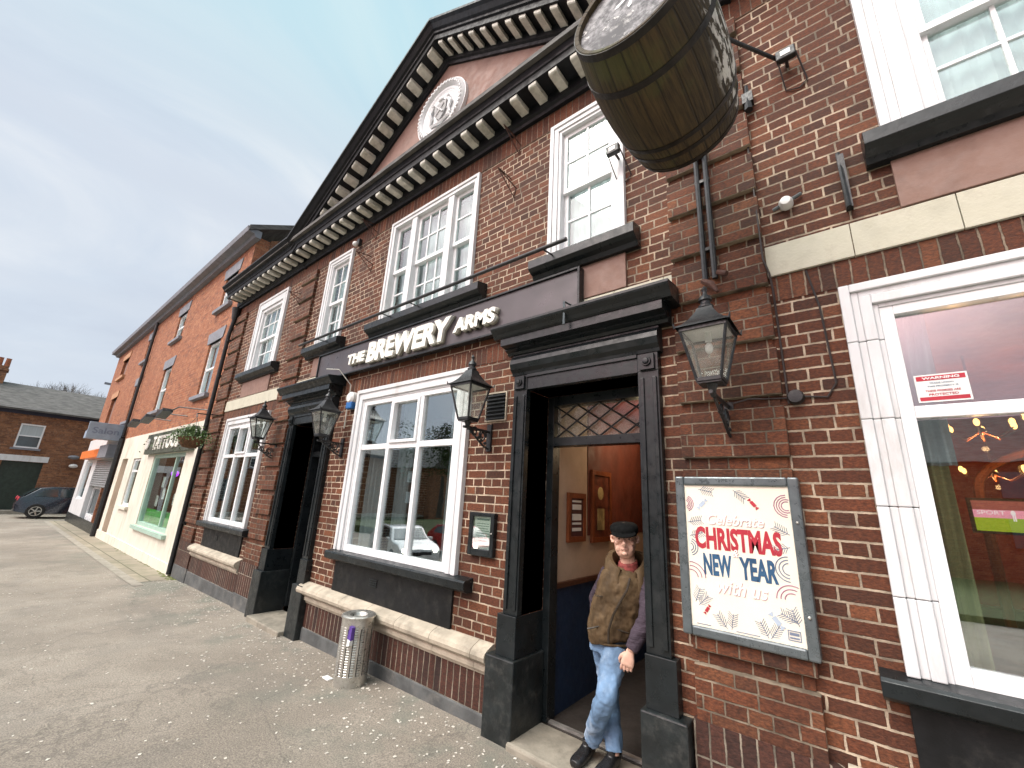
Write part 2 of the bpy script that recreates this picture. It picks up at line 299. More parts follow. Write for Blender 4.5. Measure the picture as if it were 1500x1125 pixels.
# peeling white paint on the upper-right flank
pp=t.m('MULTIPLY',t.mr(t.noise(t.vm('MULTIPLY',P,(1,.35,1)),26,4,.6),.5,.56),t.mr(t.m('ADD',X,t.m('MULTIPLY',t.noise(P,5,3,.5),.10)),.33,.38))
c=t.mix(pp,c,(.62,.6,.55))
t.set(t.b.inputs['Base Color'],c); t.b.inputs['Roughness'].default_value=.75; bump(t,t.m('ADD',gapm,gr),.006)
M_bhead,t=newmat('pale flaking barrel head'); P=t.add('ShaderNodeTexCoord').outputs['Object']
c=t.mix(t.mr(t.noise(P,22,7,.7),.35,.65),(.09,.09,.095),(.36,.36,.37)); 
c=t.mix(t.mr(t.noise(P,9,6,.7),.60,.64),c,(.78,.78,.76)); c=t.mix(t.mr(t.noise(P,3,6,.7),.52,.66),c,(.10,.10,.105))
t.set(t.b.inputs['Base Color'],c); t.b.inputs['Roughness'].default_value=.8; bump(t,t.noise(P,22,7,.7),.004)

# ---------------------------------------------------------------- mesh helpers
class MB:
    def __init__(s): s.v=[]; s.f=[]; s.sm=set()
    def quad(s,*p,smooth=False):
        i=len(s.v); s.v+=[tuple(q) for q in p]; s.f.append(tuple(range(i,i+len(p))))
        if smooth: s.sm.add(len(s.f)-1)
    def box(s,x0,x1,y0,y1,z0,z1):
        if x0>x1:x0,x1=x1,x0
        if y0>y1:y0,y1=y1,y0
        if z0>z1:z0,z1=z1,z0
        i=len(s.v); s.v+=[(x,y,z) for z in(z0,z1) for y in(y0,y1) for x in(x0,x1)]
        for q in((0,2,3,1),(4,5,7,6),(0,1,5,4),(2,6,7,3),(0,4,6,2),(1,3,7,5)): s.f.append(tuple(i+k for k in q))
        return s
    def prism(s,poly,a,b,axis='x',shear=None):
        """poly of 2D pts; axis x: (y,z), axis y: (x,z), axis z:(x,y)"""
        def P(p,t):
            if axis=='x': return (t,p[0],p[1]+(shear(t) if shear else 0))
            if axis=='y': return (p[0],t,p[1])
            return (p[0],p[1],t)
        n=len(poly); i=len(s.v); s.v+=[P(p,a) for p in poly]+[P(p,b) for p in poly]
        s.f.append(tuple(i+k for k in range(n))[::-1]); s.f.append(tuple(i+n+k for k in range(n)))
        for k in range(n): s.f.append((i+k,i+(k+1)%n,i+n+(k+1)%n,i+n+k))
        return s
    def tube(s,pts,r,n=8,closed=False,caps=True):
        pts=[Vector(p) for p in pts]; rr=r if isinstance(r,(list,tuple)) else [r]*len(pts)
        i0=len(s.v); up=None
        for k,p in enumerate(pts):
            d=(pts[min(k+1,len(pts)-1)]-pts[max(k-1,0)]); d.normalize()
            if up is None: up=Vector((0,0,1)) if abs(d.z)<.9 else Vector((1,0,0))
            a=d.cross(up)
            if a.length<1e-4: a=d.orthogonal()
            a.normalize(); b=a.cross(d).normalized(); up=b
            for j in range(n):
                t=2*PI*j/n; s.v.append(tuple(p+a*math.cos(t)*rr[k]+b*math.sin(t)*rr[k]))
        for k in range(len(pts)-1):
            for j in range(n):
                s.f.append((i0+k*n+j,i0+k*n+(j+1)%n,i0+(k+1)*n+(j+1)%n,i0+(k+1)*n+j)); s.sm.add(len(s.f)-1)
        if caps:
            s.f.append(tuple(i0+j for j in range(n))[::-1]); s.f.append(tuple(i0+(len(pts)-1)*n+j for j in range(n)))
        return s
    def lathe(s,prof,c=(0,0,0),n=24,axis='z',a0=0,a1=2*PI,smooth=True,sx=1,sy=1):
        i0=len(s.v); full=abs(a1-a0-2*PI)<1e-6; m=n if full else n+1
        for (r,h) in prof:
            for j in range(m):
                t=a0+(a1-a0)*j/n; x,y=r*math.cos(t)*sx,r*math.sin(t)*sy
                q=(x,y,h) if axis=='z' else ((x,h,y) if axis=='y' else (h,x,y))
                s.v.append((q[0]+c[0],q[1]+c[1],q[2]+c[2]))
        for k in range(len(prof)-1):
            for j in range(n):
                j2=(j+1)%m
                s.f.append((i0+k*m+j,i0+k*m+j2,i0+(k+1)*m+j2,i0+(k+1)*m+j))
                if smooth: s.sm.add(len(s.f)-1)
        return s
    def cap(s,r,h,c,n=24,axis='z'):
        i=len(s.v)
        for j in range(n):
            t=2*PI*j/n; x,y=r*math.cos(t),r*math.sin(t); q=(x,y,h) if axis=='z' else ((x,h,y) if axis=='y' else (h,x,y)); s.v.append((q[0]+c[0],q[1]+c[1],q[2]+c[2]))
        s.f.append(tuple(range(i,i+n))); return s
    def ball(s,c,rx,ry=None,rz=None,n=12,m=8):
        ry=ry or rx; rz=rz or rx; i0=len(s.v)
        for a in range(m+1):
            ph=PI*a/m
            for b in range(n):
                th=2*PI*b/n; s.v.append((c[0]+rx*math.sin(ph)*math.cos(th),c[1]+ry*math.sin(ph)*math.sin(th),c[2]+rz*math.cos(ph)))
        for a in range(m):
            for b in range(n): s.f.append((i0+a*n+b,i0+(a+1)*n+b,i0+(a+1)*n+(b+1)%n,i0+a*n+(b+1)%n)); s.sm.add(len(s.f)-1)
        return s
    def add(s,o,M=None):
        i=len(s.v); s.v+=[tuple(M@Vector(p)) if M else p for p in o.v]
        for k,f in enumerate(o.f):
            s.f.append(tuple(i+j for j in f))
            if k in o.sm: s.sm.add(len(s.f)-1)
        return s
    def build(s,name,mat,parent=None,bevel=0,label=None,origin=None):
        me=bpy.data.meshes.new(name); v=s.v
        if origin: v=[(a-origin[0],b-origin[1],c-origin[2]) for a,b,c in v]
        me.from_pydata(v,[],s.f)
        bm=bmesh.new(); bm.from_mesh(me); bmesh.ops.remove_doubles(bm,verts=bm.verts,dist=1e-5) if s.sm else None
        bmesh.ops.recalc_face_normals(bm,faces=bm.faces); bm.to_mesh(me); bm.free()
        if s.sm:
            me.polygons.foreach_set('use_smooth',[True]*len(me.polygons)); me.update()
            try: me.set_sharp_from_angle(angle=R(38))
            except Exception: pass
        o=bpy.data.objects.new(name,me); COL.objects.link(o); me.materials.append(mat)
        if origin: o.location=origin
        if parent: 
            o.parent=parent
            if parent.type=='EMPTY' or True:
                o.matrix_parent_inverse=Matrix.Translation(-Vector(wloc(parent)))
        if bevel:
            b=o.modifiers.new('b','BEVEL'); b.width=bevel; b.segments=2; b.limit_method='ANGLE'; b.angle_limit=R(40)
        if label: o['label']=label
        return o
def wloc(o):
    l=Vector(o.location)
    # all parents carry location only, with inverse translation, so world == local location
    return l
def thing(name,label,cat,loc=(0,0,0),group=None):
    o=bpy.data.objects.new(name,None); COL.objects.link(o); o.location=loc; o['label']=label; o['category']=cat; o.empty_display_size=.2
    if group:o['group']=group
    return o
def tag(o,label,cat,group=None):
    o['label']=label; o['category']=cat
    if group:o['group']=group
    return o
def struct(o): o['kind']='structure'; return o
def bx(*a): return MB().box(*a)
def wallmesh(x0,x1,z0,z1,holes,y=0.,depth=.32):
    xs=sorted({x0,x1,*[h[0] for h in holes],*[h[1] for h in holes]}); zs=sorted({z0,z1,*[h[2] for h in holes],*[h[3] for h in holes]})
    m=MB()
    for a,b in zip(xs,xs[1:]):
        for c,d in zip(zs,zs[1:]):
            cx,cz=(a+b)/2,(c+d)/2
            if any(h[0]<cx<h[1] and h[2]<cz<h[3] for h in holes): continue
            m.quad((a,y,c),(b,y,c),(b,y,d),(a,y,d)); m.quad((a,y+depth,c),(a,y+depth,d),(b,y+depth,d),(b,y+depth,c))
    for h in holes:
        a,b,c,d=h
        m.quad((a,y,c),(a,y,d),(a,y+depth,d),(a,y+depth,c)); m.quad((b,y,c),(b,y+depth,c),(b,y+depth,d),(b,y,d))
        m.quad((a,y,c),(a,y+depth,c),(b,y+depth,c),(b,y,c)); m.quad((a,y,d),(b,y,d),(b,y+depth,d),(a,y+depth,d))
    m.quad((x0,y,z0),(x0,y,z1),(x0,y+depth,z1),(x0,y+depth,z0)); m.quad((x1,y,z0),(x1,y+depth,z0),(x1,y+depth,z1),(x1,y,z1))
    m.quad((x0,y,z1),(x1,y,z1),(x1,y+depth,z1),(x0,y+depth,z1))
    return m
def frame(m,x0,x1,z0,z1,w,y0,y1,wb=None,wt=None):
    wb=w if wb is None else wb; wt=w if wt is None else wt
    m.box(x0,x0+w,y0,y1,z0,z1); m.box(x1-w,x1,y0,y1,z0,z1); m.box(x0+w,x1-w,y0,y1,z1-wt,z1)
    if wb: m.box(x0+w,x1-w,y0,y1,z0,z0+wb)
    return m
def text(s,size,mat,loc,name='printed_text',parent=None,bold=0.,ext=.0008,fitw=None,fith=None,shear=0.,label=None,bevel=0,align='LEFT',sx=1.,rot=None,axis='y'):
    cu=bpy.data.curves.new('t','FONT'); cu.body=s; cu.size=size; cu.extrude=ext; cu.offset=bold; cu.shear=shear; cu.resolution_u=3; cu.bevel_depth=bevel; cu.bevel_resolution=1
    o=bpy.data.objects.new('t',cu); COL.objects.link(o); dg=bpy.context.evaluated_depsgraph_get(); dg.update()
    me=bpy.data.meshes.new_from_object(o.evaluated_get(dg)); bpy.data.objects.remove(o)
    xs=[v.co.x for v in me.vertices]; ys=[v.co.y for v in me.vertices]; x0,x1,y0,y1=min(xs),max(xs),min(ys),max(ys)
    fx=(fitw/(x1-x0)) if fitw else sx; fy=(fith/(y1-y0)) if fith else 1.
    for v in me.vertices:
        a,b,c=(v.co.x-x0)*fx,(v.co.y-y0)*fy,v.co.z
        if rot: a,b=a*math.cos(rot)-b*math.sin(rot),a*math.sin(rot)+b*math.cos(rot)
        v.co=(loc[0]+a,loc[1]-c,loc[2]+b) if axis=='y' else (loc[0]+c,loc[1]+a,loc[2]+b)
    me.materials.clear(); me.materials.append(mat); me.name=name
    ob=bpy.data.objects.new(name,me); COL.objects.link(ob)
    if parent: ob.parent=parent; ob.matrix_parent_inverse=Matrix.Translation(-wloc(parent))
    if label: ob['label']=label
    return ob
def mirror(x): return -8.14-x
#==SETTING
def gy(y): return -.8*min(1,max(0,(-y-3.8)/4.5))
def gz(x): return .02*0+ (-.0165*( -2.4-x) if x<-2.4 else 0) if x>-12 else -.158-.0065*(-12-x)
m=MB(); xs=[-140,-60,-40,-30,-21,-16,-12,-9,-6,-4,-2.4,0,4,20,90]
ysg=[-90,-20,-8.3,-6,-3.8,-1,0,2,10,120]
for a,b in zip(xs,xs[1:]):
    for c,d in zip(ysg,ysg[1:]): m.quad((a,c,gz(a)+gy(c)),(b,c,gz(b)+gy(c)),(b,d,gz(b)+gy(d)),(a,d,gz(a)+gy(d)))
struct(m.build('ground',M_asph))
# paving in front of the shops
m=MB()
for a,b in ((-29,-21),(-21,-16),(-16,-12),(-12,-11.0)):
    h=.006
    m.quad((a,-.62,gz(a)+h),(b,-.62,gz(b)+h),(b,-.03,gz(b)+h),(a,-.03,gz(a)+h))
struct(m.build('pavement',M_pave))
m=MB()
for a,b in ((-29,-21),(-21,-16),(-16,-12),(-12,-10.6)):
    m.quad((a,-.78,gz(a)+.008),(b,-.78,gz(b)+.008),(b,-.62,gz(b)+.008),(a,-.62,gz(a)+.008))
struct(m.build('kerb',M_kerb))
# moss along the wall foot
random.seed(3); m=MB()
for k in range(150):
    x=random.uniform(-11.9,-10.9) if k%2 else random.uniform(-17,-11.5); y=-.03-abs(random.gauss(0,.07 if k%2 else .05)); r=random.uniform(.015,.05)
    m.ball((x,y,gz(x)),r,r*.8,r*.35,6,4)
o=m.build('moss',M_moss); o['kind']='stuff'
# scattered pale petals and paper chips
m=MB()
for k in range(1500):
    if k<700: x=random.uniform(-11,-1.5); y=-abs(random.gauss(0,.45))-.08
    else: x=random.uniform(-14,0); y=random.uniform(-3.2,-.1)
    if -2.5<x<-1 and y>-.15: continue
    r=random.uniform(.004,.012)*(1.3 if random.random()<.12 else 1); a=random.uniform(0,PI); e=random.uniform(.4,1)
    c,s=math.cos(a),math.sin(a); z=gz(x)+.002; h=random.uniform(.001,.004)
    pts=[(x+r*c*u-r*e*s*v,y+r*s*u+r*e*c*v) for u,v in((-1,-.7),(1,-1),(.8,1),(-.9,.8))]
    m.prism(pts,z,z+h,'z')
o=m.build('litter',M_chip); o['kind']='stuff'
#==PUB
pub=thing('pub_building','brown brick pub with black pedimented cornice, white framed windows and black doorways','pub')
XL,XR=-11.34,3.2
bigw=[(-5.18,-3.0),(.08,2.2),(-10.22,-8.1)]
holes=[(a+.06,b-.06,1.06,3.06) for a,b in bigw]
holes+=[(-2.24,-1.18,-.1,2.75),(mirror(-1.18),mirror(-2.24),-.2,2.75)]
upw=[(-2.08,-1.26,2,.12),(-6.82,-6.03,2,.12),(-9.88,-8.42,3,.27),(.42,1.88,3,.27)]
holes+=[(a+.05,b-.05,4.07,5.68) for a,b,_,_ in upw]+[(-4.9,-3.2,4.07,5.66)]
wallmesh(XL,XR,-.3,6.35,holes).build('wall',M_brick,pub)
# side walls and back
m=MB().box(XL,XL+.3,.33,9,-.3,6.3).box(XR-.3,XR,.33,9,-.3,6.3).box(XL,XR,9,9.3,-.3,6.3); m.build('side_wall',M_brick,pub)
m=MB(); m.prism([(-.42,6.36),(4.5,8.3),(9.4,6.36),(9.4,6.3),(-.42,6.3)],XL,XR,'x'); m.build('roof',M_slate,pub)
# gable roof behind the pediment
m=MB(); m.prism([(-7.95,6.32),(-4.07,8.66),(-.19,6.32)],.25,5.5,'y'); m.build('roof',M_slate,pub)
# tympanum
ty=MB(); ty.prism([(-7.7,6.1),(-4.07,8.32),(-.44,6.1)],-.012,.2,'y'); ty.build('tympanum',M_tymp,pub)
# soldier band under the cornice and over the ground windows
MB().box(XL+.01,XR-.01,-.006,.01,5.71,5.955).build('soldier_course',M_soldtop,pub)
for a,b in ((-7.25,-7.0),(-5.74,-2.55),(-.26,3.1),(-10.6,-7.9)):
    MB().box(a,b,-.005,.01,3.115,3.29).build('soldier_course',M_sold,pub)
# stone band
for a,b in ((-10.6,-7.87),(-7.25,-6.3),(-1.80,-.89),(-.27,3.15)):
    mm=MB(); x=a
    while x<b-.02:
        x2=min(b,x+.46 if a!=-1.80 else x+.42); mm.box(x+.002,x2-.002,-.022,.01,3.295 if a!=-1.80 else 3.42,3.52); x=x2
    mm.build('stone_band',M_band,pub,bevel=.003)
# quoins
def quoin(x0,x1,ztop=5.71,z0=.58):
    MB().box(x0+.02,x1-.02,-.012,.01,z0,ztop).build('quoin',M_quoin,pub)
    m=MB(); zb=2.48-.3825*5
    while zb<ztop-.05:
        m.box(x0,x1,-.05,.0,max(zb,z0),min(zb+.306,ztop)); zb+=.3825
    m.build('quoin',M_quoin,pub,bevel=.004)
quoin(-.89,-.27); quoin(-7.87,-7.25); quoin(XL,-10.62); 
# base: plinth paint, soldier bricks, stone moulding
def basebit(a,b,mould=True):
    MB().box(a,b,-.045,.01,-.35,.09).build('plinth',M_plinth,pub,bevel=.01)
    MB().box(a,b,-.032,.01,.09,.41).build('soldier_base',M_soldbase,pub)
    if mould:
        m=MB(); x=a
        while x<b-.02:
            x2=min(b,x+.52); m.prism([(.01,.37),(-.045,.37),(-.055,.395),(-.075,.405),(-.078,.43),(-.072,.45),(-.10,.465),(-.128,.49),(-.135,.52),(-.122,.55),(-.095,.57),(-.02,.60),(.01,.60)],x+.0025,x2-.0025,'x'); x=x2
        m.build('stone_moulding',M_stone,pub)
basebit(-5.78,-2.50); basebit(-10.45,-7.95); basebit(-.2,3.1); 
for a,b in ((-.93,-.2),(-7.95,-7.24),(XL,-10.45)):
    MB().box(a,b,-.06,.01,-.35,.12).build('plinth',M_plinth,pub,bevel=.01)
    MB().box(a+.02,b-.01,-.055,.01,.12,.585).build('soldier_base',M_soldbase,pub)
# ---- cornice
def prof(name,poly,a,b,mat=M_cornice,shear=None): return MB().prism(poly,a,b,'x',shear).build(name,mat,pub)
H=[(.01,5.95),(-.05,5.95),(-.06,5.985),(-.085,6.0),(-.085,6.13),(-.325,6.13),(-.325,6.215),(-.34,6.225),(-.345,6.25),(-.365,6.285),(-.365,6.31),(.01,6.35)]
prof('cornice',H,XL-.02,XR)
E_=[(.0,6.352),(-.367,6.312),(-.367,6.28),(-.40,6.30),(-.455,6.36),(-.47,6.37),(-.47,6.40),(.0,6.46)]
for a,b in ((XL-.05,-7.80),(-.34,XR)): prof('cornice',E_,a,b)
# rake
RK=[(.0,-.46),(-.045,-.46),(-.055,-.42),(-.085,-.405),(-.085,-.28),(-.34,-.28),(-.34,-.19),(-.365,-.18),(-.37,-.15),(-.40,-.13),(-.44,-.07),(-.475,-.04),(-.475,0),(.3,0),(.3,-.4)]
sl_=.605; Zap=8.67
for a,b in ((-7.86,-4.07),(-4.07,-.28)):
    prof('raking_cornice',RK,a,b,shear=lambda x:Zap-sl_*abs(x+4.07))
# modillions
def modillion(x,z,shear=0):
    w_=.050; m=MB()
    p=[(-.312,z),(-.315,z-.008),(-.315,z-.045),(-.305,z-.058),(-.29,z-.062),(-.10,z-.066),(-.084,z-.066),(-.084,z)]
    if not shear: m.prism(p,x-w_,x+w_,'x')
    else: m.prism(p,x-w_,x+w_,'x',shear=lambda t:-shear*abs(t+4.07)+shear*abs(x+4.07))
    return m.build('modillion',M_modil,pub,bevel=.0025)
x=-1.63-.262*36
while x<XR-.1:
    if x>XL+.05: modillion(x,6.128)
    x+=.262
for s in (-1,1):
    for k in range(17):
        x=-4.07+s*(.12+.227*k); z=Zap-.282-sl_*abs(x+4.07)
        if z>6.42: modillion(x,z,sl_)
# medallion
m=MB(); C0=(-4.08,0,7.30)
m.lathe([(0,-.045),(.30,-.045),(.32,-.055),(.335,-.05),(.35,-.06),(.375,-.065),(.385,-.05),(.40,-.05),(.41,-.075),(.44,-.10),(.47,-.10),(.50,-.075),(.51,-.06),(.525,-.06),(.53,-.0)],C0,48,'y')
for k in range(40):
    a=2*PI*k/40; r=.455; m.ball((C0[0]+r*math.cos(a),-.095,C0[2]+r*math.sin(a)),.028,.022,.028,6,4)
med=m.build('medallion',M_white,pub)
m=MB()
sh=[(-.13,.12),(0,.14),(.13,.12),(.125,-.03),(.08,-.12),(0,-.19),(-.08,-.12),(-.125,-.03)]
m.prism([(C0[0]+a,C0[2]+b) for a,b in sh],-.045,-.075,'y')
m.build('shield',pmat('shield grey',(.28,.28,.28),.6),med)
m=MB(); m.ball((C0[0],-.07,C0[2]+.19),.06,.03,.035,8,6)
for s in (-1,1):
    m.tube([(C0[0]+s*.16,-.07,C0[2]+.12),(C0[0]+s*.22,-.075,C0[2]+.03),(C0[0]+s*.19,-.07,C0[2]-.08),(C0[0]+s*.22,-.06,C0[2]-.17)],[.02,.035,.03,.015],6)
    m.ball((C0[0]+s*.16,-.075,C0[2]+.15),.035,.03,.03,6,4)
m.tube([(C0[0]-.2,-.06,C0[2]-.2),(C0[0],-.07,C0[2]-.245),(C0[0]+.2,-.06,C0[2]-.2)],.02,6)
m.tube([(C0[0]-.08,-.08,C0[2]+.08),(C0[0]+.08,-.08,C0[2]-.08)],.014,6); m.tube([(C0[0]+.08,-.08,C0[2]+.08),(C0[0]-.08,-.08,C0[2]-.08)],.014,6)
m.build('crest_relief',M_white,med)
# ---- ground floor windows
def cloth(x0,x1,z0,z1,y,amp=.03,n=60,tie=0,lam=.11):
    m=MB(); rows=14
    ph=random.random()*6
    for i in range(n+1):
        for j in range(rows+1):
            u=i/n; v=j/rows; x=x0+(x1-x0)*u; z=z0+(z1-z0)*v
            if tie: k=1-tie*math.exp(-((v-.35)/.25)**2); x=(x0 if tie>0 else x1)+(x-(x0))*k
            yy=y+amp*math.sin(2*PI*(x0+(x1-x0)*u)/lam+ph+.6*math.sin(v*5))
            m.v.append((x,yy,z))
    for i in range(n):
        for j in range(rows):
            a=i*(rows+1)+j; m.f.append((a,a+1,a+rows+2,a+rows+1)); m.sm.add(len(m.f)-1)
    return m
def groundwindow(x0,x1,blocks=False):
    z0,z1=1.055,3.10; c=.165
    w=MB()
    # moulded casing: three stepped rings, mitre-free
    for k,(i0,i1,y) in enumerate(((0,.05,-.052),(.05,.085,-.034),(.085,.14,-.042),(.14,c,-.02))):
        for (a,b,d,e) in ((x0+i0,x0+i1,z0,z1-i0),(x1-i1,x1-i0,z0,z1-i0)):
            if blocks:
                zz=d; cuts=[z for z in (1.40,1.83,2.29,2.74) if z<e]
                for q in cuts+[e]:
                    w.box(a,b,y,.02,zz,q-.0035 if q!=e else q); zz=q
            else: w.box(a,b,y,.02,d,e)
        w.box(x0+i1,x1-i1,y,.02,z1-i1,z1-i0)
    W=w.build('window',M_white,pub,bevel=.005)
    f=MB(); a,b=x0+c,x1-c; fz0=z0+.0; fz1=z1-c
    frame(f,a,b,fz0,fz1,.06,-.012,.05,.075,.055)
    f.box(a+.06,b-.06,-.005,.05,2.285,2.35)
    n=3; iw=(b-a-.12); 
    for k in (1,2): 
        xx=a+.06+iw*k/3; f.box(xx-.028,xx+.028,-.008,.05,fz0+.075,2.285); f.box(xx-.028,xx+.028,-.008,.05,2.35,fz1-.055)
    # opening top-centre light
    xa=a+.06+iw/3+.028; xb=a+.06+2*iw/3-.028
    frame(f,xa,xb,2.35,fz1-.055,.035,-.03,.04)
    fr=f.build('window_frame',M_upvc,W,bevel=.004)
    g=MB()
    for k in range(3):
        xx0=a+.06+iw*k/3+(.0 if k==0 else .028)-.004; xx1=a+.06+iw*(k+1)/3-(0 if k==2 else .028)+.004
        g.box(xx0,xx1,.026,.032,fz0+.07,2.29); g.box(xx0,xx1,.026,.032,2.345,fz1-.05)
    g.build('glass',M_glass,W)
    return W
random.seed(5)
W1=groundwindow(-5.18,-3.0); W2=groundwindow(.08,2.2,True); W3=groundwindow(-10.22,-8.1)
def sillpanel(a,b,pa,pb,vent=True):
    s=MB().prism([(.01,.94),(-.07,.94),(-.12,.965),(-.125,1.03),(-.11,1.045),(.0,1.06),(.01,1.06)],a,b,'x').build('window_sill',M_black,pub,bevel=.004)
    p=MB().box(pa,pb,-.025,.01,.60,.94).build('panel',M_panel,pub,bevel=.004)
    if vent:
        v=MB(); cx=(pa+pb)/2-.2
        for k in range(4): v.box(cx-.07,cx+.07,-.036,-.0262,.76+k*.022,.77+k*.022)
        v.build('louvre',M_black,p)
sillpanel(-5.24,-2.80,-5.12,-3.03); sillpanel(-.02,2.3,.07,2.2); sillpanel(-10.32,-7.92,-10.1,-8.16)
# ---- sash windows
def sash(W,a,b,z0,z1,cols,g,split=.5):
    zm=z0+(z1-z0)*split; f=MB()
    frame(f,a,b,zm-.02,z1,.045,.03,.07,.05,.05); frame(f,a,b,z0,zm+.02,.045,.065,.105,.075,.04)
    for (c,d,y) in ((zm+.03,z1-.05,.035),(z0+.075,zm-.02,.07)):
        for k in range(1,cols): 
            x=a+.045+(b-a-.09)*k/cols; f.box(x-.011,x+.011,y,y+.03,c,d)
        f.box(a+.045,b-.045,y+.002,y+.028,(c+d)/2-.011,(c+d)/2+.011)
    f.build('sash_frame',M_upvc,W,bevel=.002)
    g.box(a+.04,b-.04,.047,.052,zm+.02,z1-.045); g.box(a+.04,b-.04,.083,.088,z0+.07,zm-.015)
def upperwindow(x0,x1,cols,c,z0=4.07,z1=5.70,sill=None,panel=None):
    w=MB()
    steps=((0,c*.35,-.045),(c*.35,c*.75,-.03),(c*.75,c,-.015)) if c<.2 else ((0,.05,-.05),(.05,.10,-.035),(.10,.2,-.042),(.2,c,-.015))
    for i0,i1,y in steps:
        w.box(x0+i0,x0+i1,y,.11,z0,z1-i0); w.box(x1-i1,x1-i0,y,.11,z0,z1-i0); w.box(x0+i1,x1-i1,y,.11,z1-i1,z1-i0)
    w.box(x0+c,x1-c,.0,.11,z0,z0+.03)
    W=w.build('window',M_white,pub,bevel=.004); g=MB()
    sash(W,x0+c,x1-c,z0+.03,z1-c,cols,g,.5); g.build('glass',M_glassup,W)
    cloth(x0+c+.02,x1-c-.02,z0+.05,z1-c-.02,.16,.012,40,0,.09).build('net_curtain',M_net,W)
    s=MB().prism([(.01,3.86),(-.06,3.86),(-.075,3.90),(-.12,3.92),(-.155,3.945),(-.155,4.03),(-.14,4.04),(-.0,4.07),(.01,4.07)],*(sill or (x0-.13,x1+.13)),'x').build('window_sill',M_black,pub,bevel=.003)
    if panel:
        MB().box(panel[0],panel[1],-.025,.01,3.53,3.86).build('apron_panel',M_brown,pub,bevel=.004)
    return W
upperwindow(-2.08,-1.26,2,.13,sill=(-2.22,-1.14),panel=(-1.9,-1.27))
upperwindow(-6.82,-6.03,2,.13,sill=(-7.0,-5.85),panel=(-6.77,-6.1))
upperwindow(-9.88,-8.42,3,.27,z1=5.70,sill=(-10.02,-8.2),panel=(-9.86,-8.48))
upperwindow(.42,1.88,3,.27,sill=(.32,2.0),panel=(.43,1.87))
# triple window
w=MB(); a,b=-4.95,-3.14
for i0,i1,y in ((0,.04,-.045),(.04,.09,-.03)):
    w.box(a+i0,a+i1,y,.11,4.07,5.69-i0); w.box(b-i1,b-i0,y,.11,4.07,5.69-i0); w.box(a+i1,b-i1,y,.11,5.69-i1,5.69-i0)
m1,m2=-4.42,-3.66
for c in (m1,m2): w.box(c-.055,c+.055,-.02,.11,4.07,5.60)
w.box(a+.09,b-.09,.0,.11,4.07,4.1)
T=w.build('window',M_white,pub,bevel=.004); g=MB()
for (p,q,n) in ((a+.09,m1-.055,1),(m1+.055,m2-.055,3),(m2+.055,b-.09,1)): sash(T,p,q,4.1,5.60,n,g)
g.build('glass',M_glassup,T); cloth(a+.1,b-.1,4.1,5.58,.17,.012,80,0,.09).build('net_curtain',M_net,T)
MB().prism([(.01,3.86),(-.06,3.86),(-.075,3.90),(-.12,3.92),(-.155,3.945),(-.155,4.03),(-.14,4.04),(-.0,4.07),(.01,4.07)],-5.1,-2.9,'x').build('window_sill',M_black,pub,bevel=.003)
# ---- door surrounds
def doorcase(f):
    X=(lambda x:x) if f==1 else mirror
    def B(m,a,b,*r):
        a,b=X(a),X(b); m.box(min(a,b),max(a,b),*r)
    m=MB()
    B(m,-2.39,-2.24,-.06,.30,.86,2.75); B(m,-1.18,-1.02,-.06,.30,.86,2.75)     # pilasters
    B(m,-2.375,-2.345,-.075,-.055,.9,2.7); B(m,-2.285,-2.255,-.072,-.055,.9,2.7)
    B(m,-1.16,-1.13,-.072,-.055,.9,2.7); B(m,-1.065,-1.035,-.075,-.055,.9,2.7)
    B(m,-2.43,-2.235,-.08,.30,.56,.86); B(m,-1.185,-.985,-.08,.30,.56,.86)
    B(m,-2.24,-1.18,-.055,.30,2.75,2.89)       # lintel
    B(m,-2.24,-1.18,-.07,-.05,2.865,2.895)
    B(m,-2.39,-2.24,-.062,.30,2.75,2.90); B(m,-1.18,-1.02,-.062,.30,2.75,2.90)
    d=m.build('door_surround',M_black,pub,bevel=.004)
    for q in ((-2.50,-2.21),(-1.21,-.925)):
        m=MB(); B(m,*q,-.12,.30,-.3,.56); m.build('pedestal',M_blackflake,d,bevel=.01)
    for a in (-2.315,-1.10):
        m=MB(); B(m,a-.055,a+.055,-.085,-.06,2.76,2.88); m.lathe([(0,-.115),(.02,-.112),(.026,-.10),(.034,-.10),(.038,-.085)],(X(a),0,2.82),20,'y')
        m.build('roundel',M_black,d)
    # pulvinated frieze + cornice
    p1,p2=sorted((X(-2.41),X(-1.0)))
    fr=[(.0,2.895),(-.07,2.895),(-.075,2.92),(-.105,2.95),(-.12,3.0),(-.115,3.04),(-.09,3.075),(-.075,3.08),(-.075,3.10),(.0,3.10)]
    MB().prism(fr,p1,p2,'x').build('frieze',M_black,d)
    q1,q2=sorted((X(-2.50),X(-.88)))
    co=[(.0,3.10),(-.09,3.10),(-.10,3.125),(-.14,3.14),(-.14,3.155),(-.215,3.165),(-.215,3.235),(-.235,3.245),(-.25,3.275),(-.285,3.31),(-.29,3.325),(-.29,3.345),(.0,3.385)]
    k=MB(); k.prism(co[:8]+[(0,3.235)],q1+.04,q2-.04,'x'); k.prism([(0,3.236),(-.225,3.236)]+co[8:],q1-.035,q2+.035,'x')
    k.build('door_cornice',M_black,d)
    # inner frame and fanlight
    m=MB(); B(m,-2.24,-2.17,.30,.42,.05,2.75); B(m,-1.25,-1.18,.30,.42,.05,2.75); B(m,-2.17,-1.25,.30,.42,2.66,2.75); B(m,-2.17,-1.25,.30,.42,2.27,2.35)
    m.build('door_frame',M_black,d,bevel=.004)
    return d
D1=doorcase(1); D2=doorcase(0)
